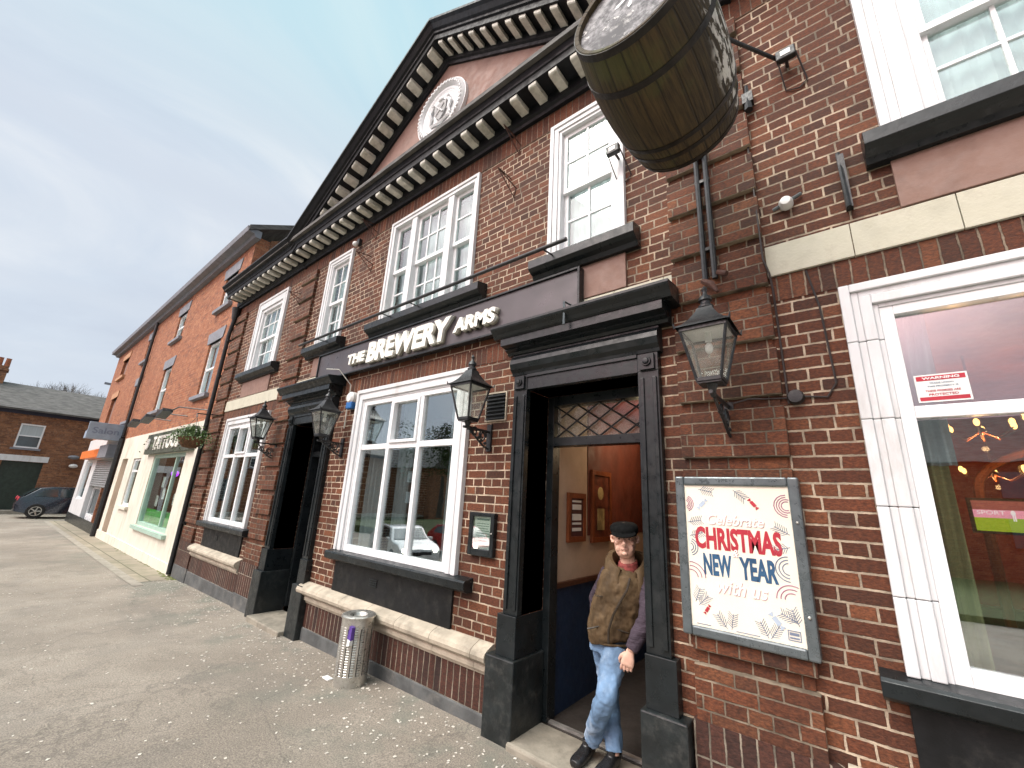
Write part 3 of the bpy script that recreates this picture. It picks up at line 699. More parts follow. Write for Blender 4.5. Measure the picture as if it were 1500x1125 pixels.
# transom lattice (right door)
m=MB(); 
for k in range(-1,5):
    x=-2.17+.23*k
    for s in (1,-1):
        pts=[]
        for t_ in range(0,9):
            zz=2.35+.31*t_/8; xx=x+s*(zz-2.35)*1.48+(0 if s>0 else .46)
            if -2.17<=xx<=-1.25: pts.append((xx,.345,zz))
        if len(pts)>1: m.tube([pts[0],pts[-1]],.0085,6)
m.build('lattice',M_iron,D1)
MB().box(-2.17,-1.25,.37,.376,2.35,2.66).build('glass',M_lglass,D1)
# interior entrance hall
hw=MB().box(-2.35,-2.20,.42,5.2,1.066,3.0); hw.build('hall_wall',M_creamwall,pub)
MB().box(-2.35,-2.195,.42,5.2,0,1.02).build('dado',M_blue,pub)
MB().box(-2.35,-2.175,.42,5.2,1.02,1.065).build('dado_rail',M_wood,pub)
MB().box(-2.35,.0,5.2,5.35,0,3.0).build('hall_wall',M_redwall,pub)
MB().box(-2.199,-2.192,1.02,5.2,1.45,2.9).build('hall_wall',pmat('red glow tint',(.14,.035,.02),.7,var=.3,scale=2),pub)  # thin sheet over the cream wall: diffuse red glow painted in as red-brown
MB().box(-1.15,-1.0,.42,2.6,0,3.0).build('hall_wall',M_creamwall,pub)
MB().box(-2.35,-1.0,.42,5.3,2.9,3.0).build('hall_ceiling',M_redwall,pub)
MB().box(-2.35,-1.0,.30,5.3,-.02,.045).build('hall_floor',M_floor,pub)
MB().box(-2.22,-1.2,.325,.365,.045,.062).build('threshold_strip',pmat('aluminium',(.6,.58,.55),.4,.8),pub)
MB().prism([(-2.24,-.14),(-1.18,-.14),(-1.18,.30),(-2.24,.30)],-.1,.05,'z').build('door_step',M_step,pub,bevel=.02)
m=MB().prism([(mirror(-1.18)+.02,-.2),(mirror(-2.24)-.02,-.2),(mirror(-2.24)-.02,.30),(mirror(-1.18)+.02,.30)],-.25,.0,'z'); m.build('door_step',M_step,pub,bevel=.015)
MB().box(mirror(-1.18),mirror(-2.24),.43,.48,-.1,2.75).build('door_leaf',M_navy,pub,bevel=.003)
m=MB()
for zz in (.15,1.1): frame(m,mirror(-1.18)+.15,mirror(-2.24)-.15,zz,zz+.8,.03,.42,.429)
m.build('door_moulding',M_navy,pub)
# hall lamp
hl=thing('ceiling_lamp','small warm globe lamp hanging inside the open doorway','lamp',(-1.85,2.2,2.7))
MB().ball((-1.85,2.2,2.66),.09).build('lamp_shade',M_hall,hl); MB().tube([(-1.85,2.2,2.9),(-1.85,2.2,2.73)],.01,6).build('lamp_cord',M_iron,hl)
ll=bpy.data.lights.new('hall light','POINT'); ll.energy=8; ll.color=(1,.74,.45); ll.shadow_soft_size=.12; lo=bpy.data.objects.new('hall_light',ll); COL.objects.link(lo); lo.location=(-1.72,1.6,2.45)
def picture(y0,y1,z0,z1,label,inner):
    t=thing('picture_frame',label,'picture',(-2.19,(y0+y1)/2,z0))
    m=MB().box(-2.197,-2.165,y0,y0+.04,z0,z1).box(-2.197,-2.165,y1-.04,y1,z0,z1).box(-2.197,-2.165,y0+.04,y1-.04,z1-.05,z1).box(-2.197,-2.165,y0+.04,y1-.04,z0,z0+.05)
    m.build('frame',M_gilt,t); MB().box(-2.197,-2.18,y0+.04,y1-.04,z0+.05,z1-.05).build('print',inner,t); return t
p1=picture(.60,.93,1.40,1.86,'small red-brown frame with white printed notice on the hall wall',pmat('notice dark',(.08,.03,.03),.5))
m=MB()
for k,(zz,h) in enumerate(((1.50,.03),(1.56,.02),(1.60,.06),(1.70,.05),(1.77,.02))): m.box(-2.1795,-2.175,.68,.85,zz,zz+h)
m.build('printed_lines',M_paper,p1)
p2=picture(1.07,1.52,1.38,2.12,'tall dark framed picture further along the hall wall',pmat('dark picture',(.12,.035,.02),.4,var=.7,scale=6))
m=MB().ball((-2.179,1.28,1.88),.004,.07,.07,10,6).box(-2.1795,-2.176,1.2,1.36,1.5,1.72); m.build('printed_shape',pmat('picture tan',(.38,.3,.14),.5,var=.5),p2)
#==ROOM right window
MB().box(.36,4.2,3.9,4.0,0,3.05).build('room_wall',M_redwall,pub); MB().box(.0,.04,.35,4.,0,3.05).build('room_wall',M_redwall,pub); MB().box(4.1,4.2,.35,4.,0,3.05).build('room_wall',M_redwall,pub)
MB().box(.0,4.2,.34,4.,3.05,3.1).build('room_ceiling',pmat('dark red ceiling',(.2,.045,.03),.6),pub)
MB().box(.0,4.2,.34,4.,-.02,.02).build('room_floor',M_floor,pub)
MB().box(.3,3.6,2.95,3.1,.02,1.05).build('bar_counter',M_wood,pub)
MB().box(.04,.30,3.2,3.9,.02,3.05).build('chimney_breast',M_wood,pub)
def arch():
    m=MB(); pts=[]
    for k in range(13):
        a=PI*k/12; pts.append((1.45-.62*math.cos(a),2.35,2.05+.35*math.sin(a)))
    m.tube([(.83,2.35,1.0)]+pts+[(2.07,2.35,1.0)],.035,8); return m
arch().build('arch_trim',M_gilt,pub)
tv=thing('television','lit television showing a football pitch inside the right window','television',(1.1,2.1,1.7))
MB().box(.70,1.36,2.02,2.06,1.70,1.97).build('casing',M_dark,tv)
MB().box(.72,1.34,2.014,2.019,1.72,1.82).build('screen',M_tvg,tv); MB().box(.72,1.34,2.014,2.019,1.82,1.88).build('screen',M_tvp,tv); MB().box(.72,1.34,2.014,2.019,1.88,1.95).build('screen',M_tvr,tv)
text('SPORT',.06,M_tvw,(.74,2.0125,1.845),parent=tv,fith=.03,fitw=.15); m=MB().ball((.93,2.011,1.86),.014,.003,.02,6,4).box(.924,.930,2.009,2.0125,1.80,1.85).box(.934,.940,2.009,2.0125,1.80,1.85); m.build('player_figure',M_tvw,tv)
def chandelier(x,y,z,label,n=6,r=.2):
    t=thing('chandelier',label,'chandelier',(x,y,z))
    m=MB().tube([(x,y,3.04),(x,y,z)],.008,6); m.ball((x,y,z-.02),.03)
    for k in range(n):
        a=2*PI*k/n+.3; m.tube([(x,y,z-.02),(x+r*.5*math.cos(a),y+r*.5*math.sin(a),z-.08),(x+r*math.cos(a),y+r*math.sin(a),z-.02)],.006,5)
    m.build('arms',M_gilt,t); 
    for k in range(n):
        a=2*PI*k/n+.3; MB().ball((x+r*math.cos(a),y+r*math.sin(a),z+.02),.017,.017,.028,8,6).build('bulb',M_bulb,t)
    l=bpy.data.lights.new('chandelier light','POINT'); l.energy=14; l.color=(1,.5,.22); l.shadow_soft_size=.02; lo=bpy.data.objects.new('chandelier_light',l); COL.objects.link(lo); lo.location=(x,y,z-.15)
chandelier(.80,1.6,2.46,'lit gilt chandelier nearest the top of the right window pane',6,.19)
chandelier(1.02,3.0-.2,2.24,'lit gilt chandelier seen lower down above the television',6,.22)
chandelier(1.28,1.9,2.58,'lit gilt chandelier at the right edge of the photo')
ct=thing('curtains','grey blue curtain drawn to the left side of the right hand window','curtain',(.4,.2,2.0))
cloth(.22,.44,2.05,2.95,.14,.025,30,0,.07).build('curtain',M_curt,ct); cloth(.22,.40,1.08,2.05,.14,.02,30,0,.07).build('curtain',M_curtgreen,ct)
cloth(2.0,2.16,1.08,2.95,.14,.025,30,0,.07).build('curtain',M_curt,ct)
for nm,a,b in (('pale curtains hanging inside the middle ground floor window',-5.18,-3.0),('pale curtains hanging inside the left ground floor window',-10.22,-8.1)):
    c_=thing('curtains',nm,'curtain',((a+b)/2,.2,1.1))
    cloth(a+.2,a+.62,1.08,2.95,.15,.03,40,0,.10).build('curtain',M_curt,c_); cloth(b-.45,b-.2,1.08,2.95,.15,.03,30,0,.10).build('curtain',M_curt,c_)
    cloth(a+.85,a+1.1,1.08,2.95,.17,.03,30,0,.09).build('curtain',M_curt,c_)
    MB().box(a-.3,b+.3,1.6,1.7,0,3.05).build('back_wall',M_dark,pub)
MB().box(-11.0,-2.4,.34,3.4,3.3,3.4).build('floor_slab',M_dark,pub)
MB().box(-11.0,3.0,1.6,1.7,3.45,6.2).build('partition',pmat('upper interior',(.3,.32,.32),.9),pub)
# sticker
st_=thing('warning_sticker','white and red warning sticker on the glass of the right window','sticker',(.43,.024,2.37))
MB().box(.33,.53,.0225,.0245,2.37,2.52).build('backing',M_paper,st_)
MB().box(.338,.522,.0215,.0222,2.487,2.512).build('red_band',M_red,st_); MB().box(.338,.522,.0215,.0222,2.378,2.398).build('red_band',M_red,st_)
text('WARNING',.02,M_paper,(.36,.0205,2.4925),parent=st_,fitw=.14,fith=.014,bold=.0006,ext=.0004)
text('TRADE UNION',.02,M_navyp,(.385,.0215,2.468),parent=st_,fitw=.09,fith=.008,ext=.0004); text('THIS PROPERTY IS',.02,M_navyp,(.375,.0215,2.45),parent=st_,fitw=.115,fith=.008,ext=.0004)
text('THESE PREMISES ARE',.02,M_red,(.365,.0215,2.424),parent=st_,fitw=.13,fith=.011,ext=.0004,bold=.0003); text('PROTECTED',.02,M_red,(.375,.0215,2.404),parent=st_,fitw=.11,fith=.012,ext=.0004,bold=.0003)
#==PUB SIGN
sg=thing('pub_sign','long dark brown fascia board reading The Brewery Arms in raised white letters','sign',(-4,0,3.6))
sb=MB().box(-6.38,-1.69,-.085,-.02,3.40,3.80).build('board',M_sign,sg)
m=MB(); frame(m,-6.40,-1.67,3.375,3.825,.022,-.105,-.02); m.build('edge_trim',M_black,sg,bevel=.003)
def letters(s,x0,x1,z0,z1,sh=.12):
    text(s,.3,M_letterside,(x0-.004,-.098,z0-.004),'letter_side',sg,bold=.026,ext=.012,fitw=x1-x0+.012,fith=z1-z0+.012,shear=sh)
    text(s,.3,M_letter,(x0,-.130,z0),'letter',sg,bold=.015,ext=.018,fitw=x1-x0,fith=z1-z0,shear=sh)
letters('THE',-5.42,-4.98,3.485,3.635,.10); letters('BREWERY',-4.93,-3.28,3.44,3.725,.10); letters('ARMS',-3.24,-2.62,3.495,3.665,.08)
# rail above sign
rl=thing('awning_rail','long black rail held on thin arms above the pub sign','rail',(-4,0,3.95))
MB().tube([(-6.62,-.35,3.955),(-1.66,-.35,3.955)],.019,10).build('rail',M_iron,rl)
m=MB()
for a,b in ((-6.30,-6.02),(-4.58,-4.37),(-4.0,-3.81),(-1.97,-1.90)): m.tube([(a,0,4.06),(b,-.35,3.94)],.008,6)
m.build('arm',M_iron,rl)
m=MB().tube([(-1.72,-.27,3.41),(-1.72,-.27,3.20)],.011,6).tube([(-1.72,-.27,3.41),(-1.72,-.09,3.43)],.008,6); o=m.build('sign_stay',M_frameg); tag(o,'short thin grey rod hanging in front of the right door cornice','rod')
#==LANTERNS
def lantern(x,label,y=-.32,dz=0):
    t=thing('wall_lantern',label,'lantern',(x,0,2.3),'black wall lanterns on the pub front')
    m=MB(); zb,zt=2.46+dz,2.77+dz; a,b=.066,.13
    for sx_ in(-1,1):
        for sy_ in(-1,1): m.tube([(x+sx_*a,y+sy_*a,zb),(x+sx_*b,y+sy_*b,zt)],.0095,6)
    frame_r=lambda z,r,h:[m.box(x-r,x+r,y-r-.008,y-r+.008,z,z+h),m.box(x-r,x+r,y+r-.008,y+r+.008,z,z+h),m.box(x-r-.008,x-r+.008,y-r,y+r,z,z+h),m.box(x+r-.008,x+r+.008,y-r,y+r,z,z+h)]
    frame_r(zb-.01,a,.022); frame_r(zt-.012,b,.024)
    m.box(x-a,x+a,y-a,y+a,zb-.022,zb-.011); m.build('lantern_frame',M_iron,t)
    # roof: ogee pyramid
    r=MB(); pr=[(.76*q_ if q_<.12 else q_-.045,zt+(h_-zt)*.9) for q_,h_ in [(.20,zt+.012),(.195,zt+.022),(.165,zt+.045),(.115,zt+.085),(.075,zt+.14),(.055,zt+.18),(.06,zt+.185),(.06,zt+.20),(.04,zt+.215),(.04,zt+.235),(.055,zt+.24),(.05,zt+.265),(.02,zt+.29),(.016,zt+.31),(.024,zt+.33),(.012,zt+.35),(.0,zt+.362)]]
    for (r0,h0),(r1,h1) in zip(pr,pr[1:]):
        c0=[(x-r0,y-r0,h0),(x+r0,y-r0,h0),(x+r0,y+r0,h0),(x-r0,y+r0,h0)]; c1=[(x-r1,y-r1,h1),(x+r1,y-r1,h1),(x+r1,y+r1,h1),(x-r1,y+r1,h1)]
        if h0<zt+.15:
            for k in range(4): r.quad(c0[k],c0[(k+1)%4],c1[(k+1)%4],c1[k])
    r.lathe([(q,h) for q,h in pr if h>=zt+.157],(x,y,0),12)
    for sx_ in(-1,1):
        for sy_ in(-1,1): r.tube([(x+sx_*(b+.022),y+sy_*(b+.022),zt+.008),(x+sx_*(b+.03),y+sy_*(b+.03),zt+.04)],[.009,.003],6)
    r.build('lantern_roof',M_iron,t)
    MB().box(x-b+.01,x+b-.01,y-b+.01,y+b-.01,zt+.0,zt+.006).build('reflector',M_whitep,t)
    g=MB()
    for k in range(4):
        c,s=math.cos(k*PI/2),math.sin(k*PI/2)
        def Q(u,v,z): return (x+c*u-s*v,y+s*u+c*v,z)
        g.quad(Q(-a+.005,-a+.0,zb+.01),Q(a-.005,-a+.0,zb+.01),Q(b-.005,-b+.0,zt-.01),Q(-b+.005,-b+.0,zt-.01))
    g.build('glass',M_lglass,t)
    MB().tube([(x,y,zt),(x,y,zt-.06)],.02,8).ball((x,y,zt-.10),.024,.024,.036,10,6).build('bulb',M_whitep,t)
    k=MB(); k.box(x-.028,x+.028,-.022,.0,2.20,2.46)
    k.tube([(x,y,zb-.02),(x,y,zb-.06),(x,y+.02,zb-.09)],[.035,.02,.016],8)
    k.tube([(x,-.02,zb-.075),(x,y+.02,zb-.075),(x,y-.05,zb-.075)],.013,6)
    sp=[]
    for q in range(22):
        aa=q/21*3.6*PI; rr=.062*(1-q/30); sp.append((x,-.11+rr*math.cos(aa)*.9,2.335+rr*math.sin(aa)))
    k.tube(sp,.009,5)
    sp=[]
    for q in range(18):
        aa=q/17*3*PI+1; rr=.045*(1-q/26); sp.append((x,-.225+rr*math.cos(aa),2.36+rr*math.sin(aa)))
    k.tube(sp,.008,5); k.tube([(x,-.02,2.22),(x,-.10,2.245),(x,-.20,2.31),(x,y+.03,zb-.09)],.010,6)
    for q in range(5): k.ball((x,-.07-.05*q,2.27+.02*q),.016,.02,.016,6,4)
    k.build('bracket',M_iron,t)
    return t
lantern(-.58,'large black glass lantern on the brick quoin below the barrel',-.42,.045); lantern(-2.71,'black glass lantern between the middle window and the open doorway')
lantern(-5.43,'black glass lantern between the dark closed doorway and the middle window'); lantern(-7.57,'black glass lantern left of the dark doorway beside the smaller window',-.32,.07)
#==BARREL
BX,BZ,BY=-.572,4.228,-1.55
bt_=thing('wooden_barrel','weathered oak barrel with black hoops mounted high above the doorway','barrel',(BX,BY,BZ))
def bprof(t_): return .31+.05*(1-(2*t_-1)**2)
L_=.871
m=MB(); m.lathe([(.288,.045)]+[(.285,0.0),(.306,-.004)]+[(bprof(k/16),L_*k/16) for k in range(17)]+[(.285,L_),(.28,L_-.03)],(0,0,0),44,'y')
def bplace(o): 
    o.location=(BX,BY,BZ); o.rotation_euler=(math.atan2(-.088,.871),0,-.018); o.parent=bt_; o.matrix_parent_inverse=Matrix.Translation(-Vector((BX,BY,BZ)))
bplace(m.build('staves',M_oak))
m=MB().lathe([(0,.03),(.289,.03),(.289,.045),(0,.045)],(0,0,0),44,'y'); hd_=m.build('barrel_head',M_bhead); bplace(hd_)
m=MB().lathe([(0,L_-.03),(.281,L_-.03),(.281,L_-.045)],(0,0,0),44,'y'); bplace(m.build('barrel_head',M_oak))
for t0,t1 in ((.00,.04),(.235,.275),(.72,.755),(.83,.865),(.96,.995)):
    mm=MB(); mm.lathe([(bprof(t0)-.002,L_*t0),(bprof(t0)+.004,L_*t0),(bprof(t1)+.004,L_*t1),(bprof(t1)-.002,L_*t1)],(0,0,0),44,'y'); bplace(mm.build('hoop',M_hoop))
# painted star remains on head
m=MB()
for k in range(7):
    a=k*PI/3.5; m.prism([(.02+.10*math.cos(a)-.012*math.sin(a),.10+.10*math.sin(a)+.012*math.cos(a)),(.02,.10),(.02+.10*math.cos(a)+.012*math.sin(a),.10+.10*math.sin(a)-.012*math.cos(a)),(.02+.12*math.cos(a),.10+.12*math.sin(a))],.0285,.0275,'y')
bplace(m.build('painted_mark',M_white))
bk=thing('barrel_bracket','black iron post and stay rod fixing the barrel to the quoin','bracket',(-.6,0,3.4))
m=MB(); 
for dx in (-.035,.03): m.tube([(-.61+dx,-.075,3.36),(-.61+dx,-.075,5.2)],.02,8)
m.box(-.665,-.56,-.082,-.05,3.60,3.625); m.box(-.665,-.56,-.082,-.05,4.20,4.225)
m.build('post',M_iron,bk)
MB().box(-.63,-.57,-.72,-.05,4.44,4.50).build('arm',M_iron,bk)
MB().tube([(-.66,-.08,3.36),(-.60,-.12,3.30),(-.56,-.14,3.22)],[.02,.025,.01],8).tube([(-.56,-.08,3.40),(-.50,-.1,3.36)],.02,8).build('clamp',M_rust,bk)
MB().tube([(.0,-.03,5.0),(-.36,-.55,5.0)],.014,8).tube([(-.36,-.55,5.0),(-.5,-.75,4.6)],.014,8).build('stay_rod',M_iron,bk)
t_=MB().box(-1.93,-1.80,-.06,-.02,4.072,4.10); tag(t_.build('red_sign_strip',M_red,bevel=.004),'small red strip standing on the sill of the sash window by the barrel','strip')
#==WALL SMALL THINGS
def flood(x,y,z,label):
    t=thing('floodlight',label,'floodlight',(x,y,z),'small floodlights on the pub wall')
    m=MB().box(x-.06,x+.06,y-.03,y+.02,z-.04,z+.045); m.build('housing',M_iron,t,bevel=.008); MB().box(x-.03,x+.03,y-.034,y-.031,z-.018,z+.022).build('lens',M_whitep,t)
    m=MB().tube([(x,y+.02,z),(x,0,z)],.012,6).tube([(x-.05,y,z-.04),(x-.03,-.01,z-.22),(x+.05,-.012,z-.25)],.005,5).tube([(x+.06,y,z),(x+.10,-.01,z-.2),(x+.05,-.012,z-.25)],.006,5); m.build('bracket',M_cable,t)
flood(.02,-.10,4.97,'small black floodlight right of the barrel with a loose cable'); flood(-1.3,-.16,4.84,'small black floodlight tucked behind the barrel over the sash window')
def festoon(x,z,label):
    m=MB().tube([(x-.03,0,z+.16),(x,-.26,z+.10),(x+.06,-.0,z-.02)],.007,5).tube([(x,-.26,z+.10),(x+.03,0,z-.12)],.006,5).tube([(x+.06,-.005,z-.02),(x+.03,-.005,z-.14)],.006,5)
    tag(m.build('wire_bracket',M_rust),label,'bracket','thin wire brackets on the upper wall')
festoon(-2.62,5.2,'thin wire bracket on bricks left of the sash beside the barrel'); festoon(-2.58,5.78,'thin wire bracket just under the cornice near the barrel')
festoon(-5.47,5.2,'thin wire bracket on bricks left of the triple window'); festoon(-5.47,5.78,'thin wire bracket under the cornice left of the triple window'); festoon(-7.76,5.2,'thin wire bracket on the left quoin')
t=thing('security_camera','small white security camera beneath the cornice left of the triple window','camera',(-5.85,0,5.7))
MB().ball((-5.88,-.10,5.68),.045).build('dome',M_whitep,t); MB().box(-5.93,-5.85,-.06,0,5.70,5.80).build('mount',M_iron,t)
t=thing('motion_sensor','small round white sensor on the brick beside the quoin','sensor',(-.11,0,3.81))
MB().lathe([(0,-.07),(.03,-.065),(.042,-.04),(.042,0)],(-.11,0,3.81),14,'y').build('dome',M_whitep,t); MB().tube([(-.19,-.02,3.79),(-.11,-.03,3.81),(-.02,-.02,3.85)],.012,6).build('mount',M_frameg,t)
m=MB().box(.19,.225,-.05,-.0,3.62,4.02).tube([(.205,-.055,3.62),(.2,-.06,3.80),(.2,-.02,4.05)],.014,6); tag(m.build('iron_bracket',M_iron),'narrow black iron strap on bricks below the upper right window','bracket')
m=MB().tube([(-.25,-.03,4.95),(-.25,-.045,4.70)],[.012,.03],6).box(-.285,-.215,-.06,-.0,4.77,4.86); tag(m.build('junction_box',M_iron),'small grey cable box on the quoin edge behind the barrel','box')
t=thing('junction_box','round black junction box on the brick right of the big lantern','box',(-.2,0,2.45))
MB().lathe([(0,-.05),(.038,-.048),(.045,-.03),(.045,0)],(-.205,0,2.455),18,'y').build('cover',M_iron,t)
m=MB().tube([(-.25,-.012,2.455),(-.36,-.02,2.46),(-.45,-.065,2.46),(-.54,-.065,2.44)],.006,5).tube([(-.16,-.012,2.455),(-.05,-.01,2.44),(-.0,-.01,2.52),(-.02,-.01,3.02),(-.06,-.01,3.28)],.006,5).tube([(-.245,-.01,2.42),(-.25,-.01,3.2),(-.255,-.06,3.30),(-.28,-.062,3.42),(-.29,-.01,4.6)],.007,5)
tag(m.build('cable',M_cable),'dark electric cable running down the quoin edge','cable')
m=MB().tube([(-5.65,-.31,3.42),(-5.5,-.2,3.42),(-5.42,-.03,3.22),(-5.44,-.02,2.6)],.008,5); tag(m.build('cable',M_cablew),'pale curved cable dropping from the left door cornice','cable')
t=thing('alarm_box','oval white and blue burglar alarm box beside the middle window','alarm',(-5.33,0,3))
MB().lathe([(0,-.09),(.06,-.085),(.085,-.06),(.09,0)],(-5.33,0,3.02),20,'y').build('cover',M_whitep,t); MB().box(-5.40,-5.26,-.075,-.0,2.86,2.96).build('lower_cover',M_plastic,t,bevel=.015)
t=thing('air_vent','black louvred air vent on the brickwork beside the doorway','vent',(-2.64,0,2.5))
m=MB(); frame(m,-2.78,-2.51,2.49,2.78,.012,-.02,.0); m.build('frame',M_stone,t)
m=MB()
for k in range(7): m.prism([(-.03,2.51+k*.038),(-.004,2.53+k*.038),(-.004,2.54+k*.038),(-.03,2.52+k*.038)],-2.765,-2.525,'x')
m.box(-2.765,-2.525,-.006,-.003,2.50,2.77); m.build('louvre',M_iron,t)
t=thing('menu_case','slim black glazed menu case on the brick beside the doorway','menu box',(-2.7,0,1.25))
m=MB(); frame(m,-2.86,-2.55,1.26,1.635,.045,-.05,-.0,.06,.035); m.build('case',M_black,t,bevel=.006)
MB().box(-2.815,-2.595,-.02,-.01,1.32,1.60).build('menu_sheet',M_paper,t); MB().box(-2.82,-2.59,-.04,-.037,1.31,1.605).build('glass',M_glass,t)
m=MB()
random.seed(2)
for k in range(10): l=random.uniform(.10,.18); m.box(-2.705-l/2,-2.705+l/2,-.0225,-.0205,1.345+k*.021,1.351+k*.021)
m.box(-2.78,-2.63,-.0225,-.0205,1.565,1.58); m.build('printed_text',pmat('menu ink',(.12,.2,.2),.6,bmp=0),t); MB().ball((-2.57,-.055,1.46),.008).build('lock',M_steel,t)
# poster
pc=thing('poster_case','grey framed Christmas and New Year poster on the wall right of the doorway','poster',(-.6,0,1.05))
PX0,PX1,PZ0,PZ1=-.935,-.245,1.03,1.97
m=MB(); frame(m,PX0,PX1,PZ0,PZ1,.055,-.085,-.0); m.build('frame',M_frameg,pc,bevel=.01)
MB().box(PX0+.05,PX1-.05,-.07,-.06,PZ0+.05,PZ1-.05).build('poster_sheet',M_poster,pc)
def PT(u,v): return PX0+.055+u*(PX1-PX0-.11), PZ0+.055+v*(PZ1-PZ0-.11)
W_,H_=PX1-PX0-.11,PZ1-PZ0-.11
def ptext(s,u0,u1,v0,v1,mat,bold=.0,y=-.0715,sh=0.,name='printed_text',ext=.0005):
    a,b=PT(u0,v0); return text(s,.1,mat,(a,y,b),name,pc,bold=bold,fitw=(u1-u0)*W_,fith=(v1-v0)*H_,shear=sh,ext=ext)
ptext('CHRISTMAS',.085,.895,.535,.695,M_red,.0042); ptext('NEW',.155,.43,.355,.505,M_navyp,.0042); ptext('YEAR',.50,.835,.355,.505,M_navyp,.0042)
M_pw=pmat('poster script',(.93,.90,.84),.5,var=.02,bmp=0); M_ps=pmat('poster script edge',(.48,.33,.33),.5,bmp=0)
def script(s,u0,u1,v0,v1):
    ptext(s,u0+.006,u1+.006,v0-.005,v1-.005,M_ps,.0014,-.0712,.3); ptext(s,u0,u1,v0,v1,M_pw,.0008,-.0725,.3)
script('Celebrate',.22,.76,.715,.79); script('&',.44,.50,.50,.55); script('with us',.27,.73,.245,.335)
def ring(cu,cv,rad,mat,n=3,a0=0,a1=2*PI):
    m=MB(); cx,cz=PT(cu,cv)
    for q in range(n):
        rr=rad*(1-q/n*.8); pts=[]
        for k in range(17):
            a=a0+(a1-a0)*k/16; x=cx+rr*math.cos(a); z=cz+rr*math.sin(a)
            if PX0+.056<x<PX1-.056 and PZ0+.056<z<PZ1-.056: pts.append((x,-.0708,z))
            else:
                if len(pts)>1: m.tube(pts,.0028,4)
                pts=[]
        if len(pts)>1: m.tube(pts,.0028,4)
    return m
m=ring(.97,.87,.062,M_red,4); m.add(ring(.0,.86,.05,M_red,4)); m.add(ring(.02,.33,.085,M_red,3,0,PI*.6)); m.add(ring(.93,.27,.075,M_red,3,PI*.35,PI)); m.build('printed_swirls',M_mauve,pc)
m=ring(.93,.46,.065,M_red,3,PI*.5,PI*1.5); m.add(ring(.02,.54,.05,M_red,3,-PI*.4,PI*.4)); 
def sprig(cu,cv,ang,l=.10,n=6):
    cx,cz=PT(cu,cv); c,s=math.cos(ang),math.sin(ang); mm=MB(); P=lambda a,b:(cx+c*a-s*b,-.0708,cz+s*a+c*b)
    mm.tube([P(0,0),P(l,0)],.0018,4)
    for k in range(n):
        a=l*(k+1)/(n+1)
        for sgn in(-1,1): mm.tube([P(a,0),P(a+.02,sgn*.026)],.0016,4)
    return mm
for a in ((.05,.16,1.2),(.08,.14,.8),(.34,.02,2.2),(.38,.02,1.4),(.72,.015,1.0),(.70,.015,2.0),(.96,.12,1.9),(.95,.14,2.7),(.96,.60,3.4),(.97,.68,2.6),(.5,.97,-.7),(.15,.97,-.2),(.03,.62,.3),(.02,.72,.2)): m.add(sprig(*a,l=.085))
m.build('printed_sprigs',M_slatep,pc)
def candy(cu,cv,ang,mat,l=.035):
    cx,cz=PT(cu,cv); c,s=math.cos(ang),math.sin(ang); m=MB()
    for poly in ([(-.5,-.28),(.5,-.28),(.5,.28),(-.5,.28)],[(-.5,0),(-1,-.35),(-1,.35)],[(.5,0),(1,.35),(1,-.35)]):
        m.prism([(cx+(c*a-s*b)*l,cz+(s*a+c*b)*l) for a,b in poly],-.0725,-.0705,'y')
    m.build('printed_candy',mat,pc)
candy(.68,.875,-.9,M_red); candy(.18,.86,.8,M_silver,.04); candy(.16,.12,1.0,M_red,.03); candy(.78,.13,-.9,M_silver,.045)
m=MB(); a,b=PT(.86,.03); frame(m,a,a+.06,b,b+.05,.004,-.0725,-.0705); m.box(a+.008,a+.052,-.0725,-.0705,b+.01,b+.018).box(a+.008,a+.052,-.0725,-.0705,b+.026,b+.04); a,b=PT(.05,.015); m.box(a,a+.08,-.0712,-.0705,b,b+.004); a,b=PT(.42,.012); m.box(a,a+.12,-.0712,-.0705,b,b+.004); m.build('printed_stamp',M_slatep,pc)
MB().box(PX0+.05,PX1-.05,-.078,-.0765,PZ0+.05,PZ1-.05).build('glass',glass_mat('poster glass',tint=(1,1,1),ior=1.25),pc)
MB().ball((PX1-.027,-.088,1.72),.008).ball((PX1-.027,-.088,1.24),.009).build('lock',M_steel,pc)
# downpipe at left end
m=MB().tube([(-11.28,-.09,5.9),(-11.28,-.09,5.6),(-11.40,-.09,5.3),(-11.40,-.09,-.1)],.045,10)
for z in (.9,2.6,4.2,5.1): m.box(-11.47,-11.33,-.11,0,z,z+.05)
m.lathe([(.06,5.65),(.10,5.95)],(-11.28,-.09,0),10); tag(m.build('drainpipe',M_iron),'black cast iron drainpipe at the left end of the pub front','drainpipe')
# litter bin
bn=thing('litter_bin','slotted galvanised metal litter bin standing against the pub plinth','bin',(-4.06,-.295,-.05))
def binshell():
    m=MB(); n=64; R0=.155; zs=[-.03,.02,.06]+[.075+.0235*k for k in range(20)]+[.56,.585]
    m.lathe([(R0-.012,-.035),(R0,-.03),(R0,.06)],(-4.06,-.295,0),n); m.lathe([(R0,.49),(R0,.555),(R0+.012,.56),(R0+.012,.572),(R0,.58),(R0-.02,.585),(R0-.05,.575)],(-4.06,-.295,0),n)
    # perforated body: leave slots
    rows=20; h=(.49-.06)/rows
    for k in range(rows):
        z0=.06+h*k
        for j in range(n):
            a,b=2*PI*j/n,2*PI*(j+1)/n
            slot=(j%4 in(1,2)) 
            P=lambda t,z,r=R0:(-4.06+r*math.cos(t),-.295+r*math.sin(t),z)
            if slot:
                m.quad(P(a,z0),P(b,z0),P(b,z0+h*.55),P(a,z0+h*.55),smooth=True)
                m.quad(P(a,z0+h*.55),P(b,z0+h*.55),P(b,z0+h,R0-.008),P(a,z0+h,R0-.008),smooth=False)
            else: m.quad(P(a,z0),P(b,z0),P(b,z0+h),P(a,z0+h),smooth=True)
    return m
